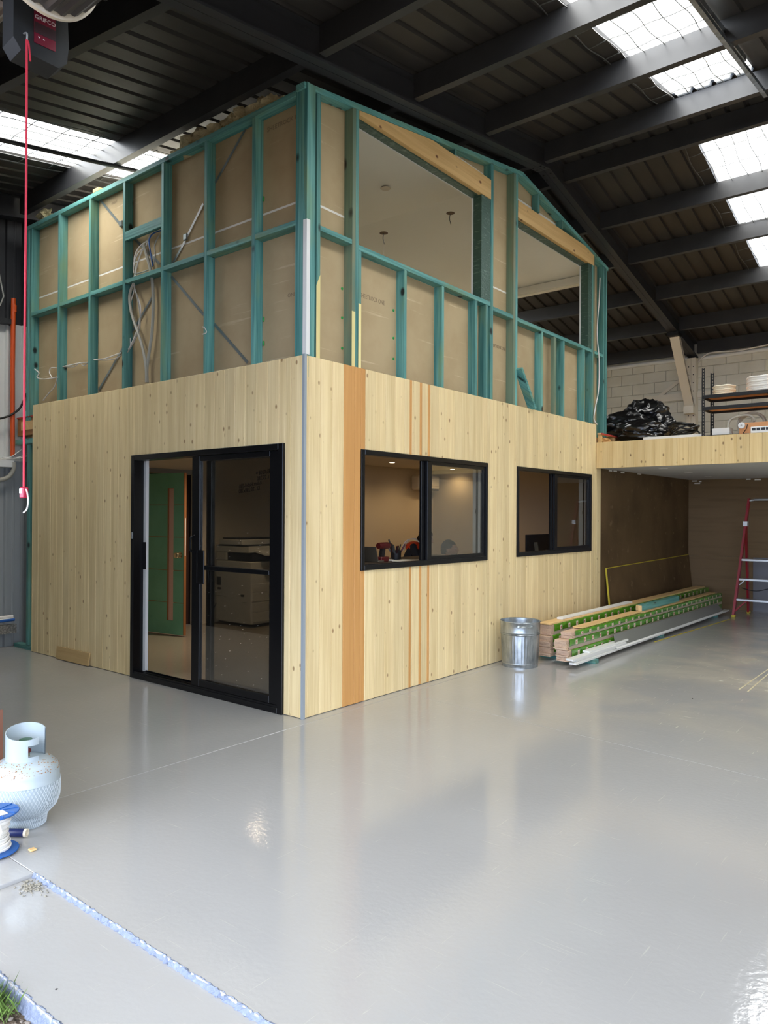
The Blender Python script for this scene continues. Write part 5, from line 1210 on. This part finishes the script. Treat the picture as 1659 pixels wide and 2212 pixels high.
# brown timber leaning at the left edge
tag(MB().beam((.10,-2.28,.0),(.0,-2.24,.52),.05,.04,(0,1,0)).build('brown_batten', mat('brown_timber', srgb(128,84,66), .6), loc=(.1,-2.28,0)), 'reddish brown batten leaning behind the gas bottle', 'timber')
# blue rubber tube on the floor
tb = thing('tube_offcut', 'short navy blue tube with a pale end lying by the gas bottle', 'tube', (.40,-2.37,.02))
ta, te = Vector((.27,-2.40,.02)), at(61,1807,'z',.019); te = Vector((.452,-2.292,.02)); ta = Vector((.315,-2.395,.02))
MB().tube([ta,te-(te-ta).normalized()*.012],.019,16,cap=True).build('sleeve', NAVY, tb)
mb = MB(); e = te; d_ = (te-ta).normalized(); M4 = d_.to_track_quat('Z','Y').to_matrix().to_4x4(); M4.translation = e
mb.lathe([(.0,-.012),(.0195,-.012),(.0195,.0),(.0135,.0),(.0135,-.02),(0,-.02)],(0,0,0),20).xform(M4).build('end_ring', WRAPW, tb)
# cable reel
cr_ = thing('cable_reel', 'blue plastic cable reel wound with white cable at the left edge', 'cable reel', (.51,-2.455,0))
QX, QY = .510, -2.455
RR = .105; QX -= .014; QY -= .012
for z in (.006,.178):
    MB().lathe([(.03,z-.004),(RR,z-.004),(RR+.003,z),(RR,z+.004),(.03,z+.004),(.03,z-.004)],(QX,QY,.004),48).build('flange', BLUE_P, cr_)
for k in range(10):
    a_ = 2*math.pi*k/10; MB().beam((QX+.035*math.cos(a_),QY+.035*math.sin(a_),.187),(QX+.1*math.cos(a_),QY+.1*math.sin(a_),.187),.004,.004).build('rib', BLUE_P, cr_)
MB().lathe([(.028,.0),(.034,.0),(.034,.178),(.028,.178),(.028,0)],(QX,QY,.004),24).build('core', BLUE_P, cr_)
pts = []; turns = 20
for i in range(turns*18+1):
    a_ = 2*math.pi*i/18; z = .018+(.152)*i/(turns*18); rr = .062+.006*math.sin(i*.37)+.004*math.sin(i*.11); pts.append((QX+rr*math.cos(a_),QY+rr*math.sin(a_),z))
MB().tube(pts,.005,6).build('white_cable', WHITE_P, cr_)
MB().tube(spline([(QX+.06,QY-.02,.17),(QX+.08,QY+.0,.12),(QX+.075,QY-.02,.07),(QX+.085,QY-.03,.03),(QX+.07,QY-.05,.016)],6),.005,6).build('loose_cable_end', WHITE_P, cr_)
MB().box((QX+.02,QY-.03,.1866),(QX+.075,QY+.03,.1905)).build('paper_label', PAPERW, cr_)
tag(MB().cbox((.60,-2.36,.001),(.63,-2.33,.010),.003).build('wood_chip', RAW, loc=(.61,-2.34,0)), 'small pale wood scrap beside the reel', 'scrap')

# ---- roller door drum, operator, pull cord
rdm = thing('roller_door', 'rolled up ribbed roller door curtain above the opening', 'roller door', (3.6,-2.38,4.03))
CYY, CZZ, RD = -2.385, 4.03, .245
prof = []
n = 44; vs = []; fs = []
for i, x in enumerate((.77, 6.5)):
    for k in range(n*2):
        a_ = math.pi*k/n; rr = RD-.012+(.012 if (k//2) % 2 else 0); vs.append((x, CYY+rr*math.cos(a_), CZZ+rr*math.sin(a_)))
m_ = n*2
for k in range(m_): fs.append((k,(k+1) % m_,(k+1) % m_+m_,k+m_))
fs.append(tuple(range(m_))); fs.append(tuple(range(2*m_-1,m_-1,-1)))
MB().add(vs, fs).build('curtain_roll', mat('dark_curtain', srgb(72,70,72), .4, .3), rdm)
MB().lathe([(RD-.03,.745),(RD+.012,.745),(RD+.012,.765),(RD-.03,.765),(RD-.03,.745)],(0,CYY,CZZ),64,'x').build('drum_rim', CREAM, rdm)
MB().tube([(.35,CYY,CZZ),(.78,CYY,CZZ)],.03,12).build('axle', STEEL_D, rdm)
rd2 = thing('roller_door', 'second rolled curtain in the top left corner of the photo', 'roller door', (-1.6,-2.38,4.35))
vs = []; fs = []
for x in (-4.2,.10):
    for k in range(m_):
        a_ = math.pi*k/n; rr = RD-.01+(.010 if (k//2) % 2 else 0); vs.append((x, CYY+rr*math.cos(a_), 4.35+rr*math.sin(a_)))
for k in range(m_): fs.append((k,(k+1) % m_,(k+1) % m_+m_,k+m_))
fs.append(tuple(range(m_))); fs.append(tuple(range(2*m_-1,m_-1,-1)))
MB().add(vs, fs).build('curtain_roll', mat('brown_curtain', srgb(120,104,98), .4, .2), rd2)
mo = thing('door_operator', 'dark roller door motor with a maroon label and red release cord hook', 'motor', (.6,-2.33,3.7))
# casing: facing the camera side (+x,-y mix) ; box slightly rotated
mc_ = at(95,66,'x',.60)
MO = Matrix.Translation((mc_.x-.07,mc_.y,mc_.z)) @ Matrix.Rotation(R_(86),4,'Z') @ Matrix.Scale(.86,4)
pts = [(-.15,-.10),(-.11,-.155),(.09,-.165),(.135,-.12),(.145,-.02),(.135,.16),(-.15,.16)]
mbm = MB().prism(pts,'y',-.075,.075); mbm.xform(MO).build('casing', MOTORG, mo)
MB().prism([(-.045,-.085),(.07,-.085),(.07,.115),(-.045,.115)],'y',-.080,-.0755).xform(MO).build('label_panel', MAROON, mo)
MB().prism([(-.045,-.030),(.07,-.030),(.07,.028),(-.045,.028)],'y',-.0815,-.0802).xform(MO).build('label_band', LABELD, mo)
for s_, tx, cc, zz in ((.036,'GRIFCO',(.0125,0,.07),.6),):
    c_ = MO @ Vector((.0125,-.0822,.055)); xd = (MO.to_3x3() @ Vector((1,0,0))); place_text('GRIFCO', .027, c_, xd, (0,0,1), LABELW, mo, 'brand_lettering')
for (cx_, up_s) in ((-.02,-1),(.005,1)):
    q = [Vector((cx_-.006,-.0825,-.05-up_s*.005)),Vector((cx_+.006,-.0825,-.05-up_s*.005)),Vector((cx_,-.0825,-.05+up_s*.006))]; MB().add([MO @ p for p in q],[(0,1,2)]).build('arrow_mark', LABELW, mo)
hk = Vector(at(58,86,'x',.63)); hk2 = hk
MB().tube(spline([hk+Vector((-.03,.0,.04)),hk+Vector((0,.0,.03)),hk+Vector((0,0,0))],4),.004,6).build('release_hook', ALU, mo)
pc = thing('pull_cord', 'long red pull cord hanging from the door motor with a red tag', 'cord', (hk.x,hk.y,1.7))
zbm = at(56,1052,'y',hk.y).z
MB().tube(spline([hk,Vector((hk.x+.003,hk.y,3.0)),Vector((hk.x-.002,hk.y,2.3)),Vector((hk.x+.001,hk.y,zbm))],8),.0052,8).build('cord', mat('red_cord', srgb(206,44,66), .6), pc)
MB().tube(spline([hk,hk+Vector((.02,.0,-.03)),hk+Vector((.035,0,-.11))],5),.004,6).build('knot_tail', bpy.data.materials['red_cord'], pc)
MB().cbox((hk.x-.018,hk.y-.012,zbm-.05),(hk.x+.022,hk.y+.012,zbm+.0),.004).xform(Matrix.Identity(4)).build('tag', mat('red_tag', srgb(176,20,56), .4), pc); MB().box((hk.x-.015,hk.y-.0135,zbm-.028),(hk.x+.008,hk.y-.0122,zbm-.008)).build('tag_sticker', WHITE, pc)
MB().tube(spline([(hk.x,hk.y,zbm),(hk.x+.03,hk.y,zbm-.02),(hk.x+.042,hk.y,zbm-.065),(hk.x+.03,hk.y,zbm-.10),(hk.x+.0,hk.y,zbm-.115)],5),.0035,6).build('white_tie', WHITE_P, pc)

# ---- services on the left wall
def wallpts(qs, X): return [at(*q,'x',X) for q in qs]
tag(MB().tube([at(29,645,'x',XL+.06),at(27,800,'x',XL+.06),at(27,985,'x',XL+.06)],.026,14).lathe([(.0265,0),(.031,0),(.031,.08),(.0265,.08)],at(30,674,'x',XL+.06),14).build('orange_conduit', ORANGE_P, loc=at(27,985,'x',XL+.06)), 'upright orange electrical conduit on the left wall', 'conduit')
tag(MB().tube(spline(wallpts(((30,998),(29,1015),(18,1030),(0,1036),(-25,1036)),XL+.05),6),.024,12).build('grey_conduit_bend', GREY_P, loc=at(10,1030,'x',XL+.05)), 'curved grey conduit bend below the white girt', 'conduit')
tag(MB().tube(spline(wallpts(((-15,905),(0,904),(20,898),(40,885),(50,868),(56,850)),XL+.09),6),.012,8).build('black_cable', TUBEB, loc=at(20,898,'x',XL+.09)), 'black cable drooping behind the orange conduit', 'cable')
for k, qs in enumerate((((0,990),(25,986),(50,968),(66,955)),((0,992),(30,990),(55,982),(68,968)),((5,988),(40,990),(60,984),(68,974)))):
    tag(MB().tube(spline(wallpts(qs,XL+.12+.02*k),6),.005,6).build('white_cable', WHITE_P, loc=at(*qs[1],'x',XL+.12)), 'white cable running off the girt into the office wall, '+('highest','middle','lowest')[k], 'cable', 'white cables on the girt')
for k, (dz, m_, lab) in enumerate(((.0,WHITE_P,'white plastic pipe on the concrete ledge, upper'),(-.03,WHITE_P,'white plastic pipe on the concrete ledge, lower'),(-.055,BLUE_P,'blue plastic pipe tied on the concrete ledge'))):
    a_, b_ = Vector((XL+.05+.02*k,-2.0,.345+dz)), Vector((XL+.05+.02*k,.0,.355+dz+.02*(k == 2))); tag(MB().tube([a_,(a_+b_)/2-Vector((0,0,.008)),b_],.017,10).build('ledge_pipe', m_, loc=a_), lab, 'pipe')
tag(MB().tube([at(-8,560,'x',XL+.05),at(8,640,'x',XL+.05),at(0,660,'x',XL+.05)],.008,6).build('grey_cable_loop', GREYC, loc=at(0,600,'x',XL+.05)), 'grey cable loop high on the dark left wall', 'cable')

# ---- cables inside the left frame
yc = .085
bun = thing('cable_bundle', 'bundle of white and grey cables hanging through the upper framing', 'cables', at(320,700,'y',yc))
def cab(qs, r, m_, y=.085, name='cable'): return MB().tube(spline([at(q[0],q[1],'y',(q[2] if len(q) > 2 else y)) for q in qs],6),r,6).build(name, m_, bun)
cab([(345,492),(325,500),(316,530),(300,545),(289,570),(289,590)],.006,WHITE_P)
cab([(347,498),(330,505),(322,520),(325,545),(330,575)],.007,BLUE_P,.07)
cab([(345,505),(334,530),(335,555),(325,580),(292,592)],.006,GREYC,.075)
cab([(318,520),(300,535),(290,560),(294,590),(289,610),(290,625),(276,680),(282,740),(280,755)],.0065,WHITE_P)
cab([(310,535),(300,560),(289,612),(303,660),(300,700),(283,745),(272,760)],.0065,WHITE_P,.065)
cab([(289,610),(280,640),(285,680),(305,740),(315,790),(316,826)],.014,GREY_P,.06,'conduit')
cab([(310,528),(322,570),(328,600),(331,650),(328,720),(318,790),(318,826)],.015,GREY_P,.075,'conduit')
cab([(290,618),(298,650),(303,690),(298,720),(276,760),(265,765)],.0055,GREYC,.055)
cab([(75,797),(84,806),(80,815),(95,819),(124,815)],.006,WHITE_P,.015)
cab([(124,795),(110,795),(107,805),(112,815)],.006,WHITE_P,.07)
cab([(124,813),(118,835),(105,850),(93,865)],.006,WHITE_P,.07)
cab([(136,792),(155,788),(175,784),(190,783)],.006,WHITE_P,.06); cab([(136,792),(160,792),(172,784),(180,790),(190,784)],.005,WHITE_P,.07)
cab([(203,777),(225,775),(245,768),(262,762)],.006,WHITE_P,.06); cab([(203,777),(230,778),(250,774),(264,766)],.005,WHITE_P,.07)
cab([(438,722),(446,718),(442,708),(437,706)],.004,WHITE_P,.005)
tag(MB().tube(spline([at(1296,600,'x',-.01),at(1294,650,'x',-.01),at(1291,690,'x',-.01),at(1290,730,'x',-.01),at(1294,775,'x',-.005),at(1293,840,'x',-.0),at(1286,880,'x',-.0),at(1283,905,'x',-.0),at(1290,917,'x',.01)],6),.0075,8).build('white_cable', WHITE_P, loc=at(1290,730,'x',0)), 'white cable hanging down the right end studs of the gable', 'cable')

# ---- on the mezzanine
DZT = 2.516
def bag(c, r, seed, sq, lab, rot=0):
    bm = bmesh.new(); bmesh.ops.create_icosphere(bm, subdivisions=5, radius=1)
    for v in bm.verts:
        p = v.co.copy(); a_ = noise.fractal(p*1.1+Vector((seed,0,0)),1,2,2)*.26; rg = 1-abs(noise.noise(p*1.9+Vector((0,seed*2,0)))); rg2 = 1-abs(noise.noise(Vector((p.x*3.2,p.y*3.2,p.z*3.2))+Vector((seed,seed,0))))
        k = 1+a_+.15*rg**6+.06*rg2**8; q = Vector((p.x*r*sq[0]*k,p.y*r*sq[1]*k,p.z*r*sq[2]*k)); v.co = q
    mz_ = min(v.co.z for v in bm.verts)
    for v in bm.verts:
        v.co = Matrix.Rotation(rot,3,'Z') @ v.co; v.co += Vector(c); v.co.z = max(v.co.z, DZT+.005 if v.co.x > .1 else 2.657)
    tag(MB().bm(bm,True).build('plastic_bundle', BAG, loc=c), lab, 'bundle')
bag((-.02,6.3,2.82),.34,3,(1.25,.9,.55),'crumpled black plastic bundle nearest the gable end')
bag((.20,6.6,2.98),.30,8,(.95,.9,.72),'tallest crumpled black plastic bundle on the mezzanine',.4)
bag((.30,6.1,2.70),.33,5,(1.1,.8,.42),'flattened black plastic bundle spilling over the mezzanine edge',-.2)
bag((.50,6.5,2.80),.22,12,(.8,.8,.7),'black plastic bundle beside the black cable coil',.8)
ccl = thing('cable_coil', 'coil of thick black cable on the mezzanine', 'cable coil', (.95,6.1,2.52)); rnd = random.Random(2)
for k in range(7):
    rr = rnd.uniform(.14,.2); tl = rnd.uniform(-.35,.5); pts = [Vector((.93+rnd.uniform(-.0,.0)+rr*math.cos(t_*.3927),6.05+rr*math.sin(t_*.3927)*.8,2.66+rr*.55*math.sin(t_*.3927+k*.7)*(.6+tl*.4)+.02*k-.05)) for t_ in range(16)]
    pts = [Vector((p.x,p.y,max(p.z,DZT+.012))) for p in pts]; MB().tube(pts,.011,8,closed=True).build('turn', TUBEB, ccl)
tag(MB().cbox((.55,5.62,2.517),(1.28,5.74,2.575),.004).build('white_plank', WHITE, loc=(.9,5.68,2.517)), 'white painted plank lying at the mezzanine edge', 'plank')
sh = thing('storage_shelf', 'black slotted steel shelving unit on the mezzanine', 'shelf', (1.95,5.8,2.52))
SX0, SX1, SY0, SY1 = 1.29, 2.75, 5.58, 5.98
for x in (SX0, SX1):
    for y in (SY0, SY1):
        sx_ = 1 if x == SX0 else -1; sy_ = 1 if y == SY0 else -1; p_ = MB()
        # two legs of the angle as ladders with slots
        H0, H1 = DZT+.002, 3.375
        p_.box((x,y,H0),(x+sx_*.003,y+sy_*.032,H1)) if False else None
        z = H0
        while z < H1-.01:
            ze = min(z+.038, H1)
            p_.box((x,y,z),(x+sx_*.034,y+sy_*.003,z+.014)); p_.box((x,y,z),(x+sx_*.003,y+sy_*.034,z+.014))
            for o_ in (0,.024): p_.box((x+sx_*o_,y,z+.014),(x+sx_*(o_+.010),y+sy_*.003,ze)); p_.box((x,y+sy_*o_,z+.014),(x+sx_*.003,y+sy_*(o_+.010),ze))
            z += .038
        p_.build('post', BLACKR, sh)
for z in (3.03, 2.885):
    mb = MB().cbox((SX0+.003,SY0+.003,z-.03),(SX1-.003,SY0+.02,z+.012),.002).cbox((SX0+.003,SY1-.02,z-.03),(SX1-.003,SY1-.003,z+.012),.002).cbox((SX0+.003,SY0+.02,z-.03),(SX0+.02,SY1-.02,z+.012),.002).cbox((SX1-.02,SY0+.02,z-.03),(SX1-.003,SY1-.02,z+.012),.002).box((2.0,SY0+.02,z-.02),(2.03,SY1-.02,z-.003))
    mb.build('shelf_frame', BLACKR, sh); MB().box((SX0+.02,SY0+.02,z-.002),(SX1-.02,SY1-.02,z+.010)).build('shelf_board', CHIP, sh, label='orange particle board shelf')
MB().cbox((SX0,SY0,DZT+.001),(SX1,SY0+.02,DZT+.03),.002).build('bottom_beam', BLACKR, sh)
def coil(name, c, r0_, r_, nturn, m_, lab, cat='cable coil', tilt=0, dz=.9):
    t = thing(name, lab, cat, c)
    for k in range(nturn):
        rr = r0_-.006*(k % 2); zc_ = c[2]+r_+k*r_*2*dz; M4 = (Matrix.Translation((c[0],c[1]-k*r_*1.3,c[2]+rr*.92)) @ Matrix.Rotation(tilt,4,'X')) if tilt else Matrix.Translation((c[0],c[1],zc_))
        MB().tube([M4 @ Vector((rr*math.cos(a_*math.pi/16),rr*math.sin(a_*math.pi/16),.004*math.sin(a_))) for a_ in range(32)],r_,8,closed=True).build('turn', m_, t)
coil('cable_coil', (1.50,5.78,3.045), .12, .013, 5, mat('cream_pvc', srgb(226,216,190), .5), 'small coil of cream cable on the top shelf')
coil('conduit_coil', (1.95,5.78,3.045), .26 if False else .185, .014, 7, WHITE_P, 'large coil of white conduit on the top shelf', tilt=0)
coil('hose_coil', (1.80,5.86,DZT+.02), .15, .013, 5, GREY_P, 'coil of grey flexible conduit below the shelves', tilt=R_(72))
tag(MB().tube(spline([(1.62,5.66,DZT+.02),(1.58,5.64,2.62),(1.60,5.64,2.72),(1.70,5.65,2.765),(1.82,5.66,2.76),(1.86,5.68,2.70),(1.80,5.7,2.67)],6),.015,10).build('loose_conduit', GREY_P, loc=(1.62,5.66,DZT)), 'grey flexible conduit loop standing up in front of the hose coil', 'conduit')
tag(MB().cbox((2.05,5.69,DZT+.001),(2.3,5.90,DZT+.118),.004).build('storage_box', CHIP, loc=(1.8,5.8,DZT)), 'low brown carton right of the grey hose coil', 'box')
tag(MB().cbox((1.40,5.62,DZT+.001),(1.60,5.80,2.63),.004).build('white_box', WHITE, loc=(1.5,5.7,DZT)), 'white carton beside the shelf posts', 'box')
bx = thing('timber_box', 'plain timber box with a white disc on its end', 'box', (1.9,5.53,DZT))
MB().cbox((1.745,5.47,DZT+.008),(2.15,5.56,2.655),.003).build('box', CHIP, bx); MB().lathe([(0,-.028),(.035,-.028),(.038,-.02),(.038,-.001),(0,-.001)],(1.775,5.47,2.625),20,'y').build('disc', WHITE, bx)
MB().lathe([(0,-.031),(.010,-.031),(.010,-.028),(0,-.028)],(1.775,5.47,2.625),14,'y').build('disc_centre', GREYC, bx)
pb = thing('power_board', 'white power board with dark sockets in front of the timber box', 'power board', (1.98,5.455,DZT))
MB().cbox((1.875,5.438,DZT+.007),(2.10,5.462,2.60),.006).build('case', WHITE, pb)
for k in range(4): MB().box((1.89+.05*k,5.436,2.555),(1.93+.05*k,5.4385,2.585)).build('socket', TUBEB, pb)
tag(MB().tube(spline([(1.84,5.45,2.63),(1.83,5.44,2.58),(1.80,5.44,2.53),(1.86,5.45,2.525)],5),.005,6).build('black_lead', TUBEB, loc=(1.84,5.44,2.53)), 'short black lead draped over the timber box', 'cable')

# ---- small stuff at the threshold
mb = MB(); rnd = random.Random(11)
for k in range(170):
    x, y = rnd.gauss(.90,.04), rnd.gauss(-2.49,.025)
    if y > -2.45 or x < .84: continue
    mb.bm(lump((x,y,-.014),rnd.uniform(.002,.006),k,None,(1,1,.6),.4,1.5,1))
tag(mb.build('swept_grit', mat('grit', srgb(140,136,124), .9), loc=(.9,-2.49,-.02)), 'little heap of swept grit in the corner of the threshold rebate', 'grit', kind='stuff')
mb = MB()
for k in range(900):
    x = rnd.uniform(.9,2.6); y = -2.86-rnd.random()**2*.9
    mb.bm(lump((x,y,-.062),rnd.uniform(.003,.011),k,None,(1,1,.6),.4,1.5,1))
tag(mb.build('gravel', mat('gravel_grey', srgb(128,120,112), .9), loc=(1.6,-2.9,-.06)), 'loose gravel and soil along the outside slab edge', 'gravel', kind='stuff')
mb = MB()
for k in range(220):
    x = rnd.gauss(1.50,.05); y = rnd.gauss(-2.90,.025); h = rnd.uniform(.03,.09); a_ = rnd.uniform(0,6.28); dx, dy = .02*math.cos(a_), .02*math.sin(a_)
    mb.add([(x-.0015,y,-.065),(x+.0015,y,-.065),(x+dx+.001,y+dy,-.065+h*.6),(x+dx*2.2,y+dy*2.2,-.065+h)],[(0,1,2),(0,2,3)])
tag(mb.build('grass_tuft', GRASS, loc=(1.5,-2.9,-.06)), 'green grass tuft growing at the slab edge', 'grass', kind='stuff')
for k, (q, lab) in enumerate((((122,2126),'tiny dark pebble on the lower threshold strip'),((1496,1510),'small dark scrap on the floor before the tape'))):
    p = at(*q,'z',0); tag(MB().bm(lump((p.x,p.y,.004 if k else -.018),.005,k,None,(1,1,.8),.3,1.5,1)).build('pebble', TOOLD, loc=p), lab, 'pebble')
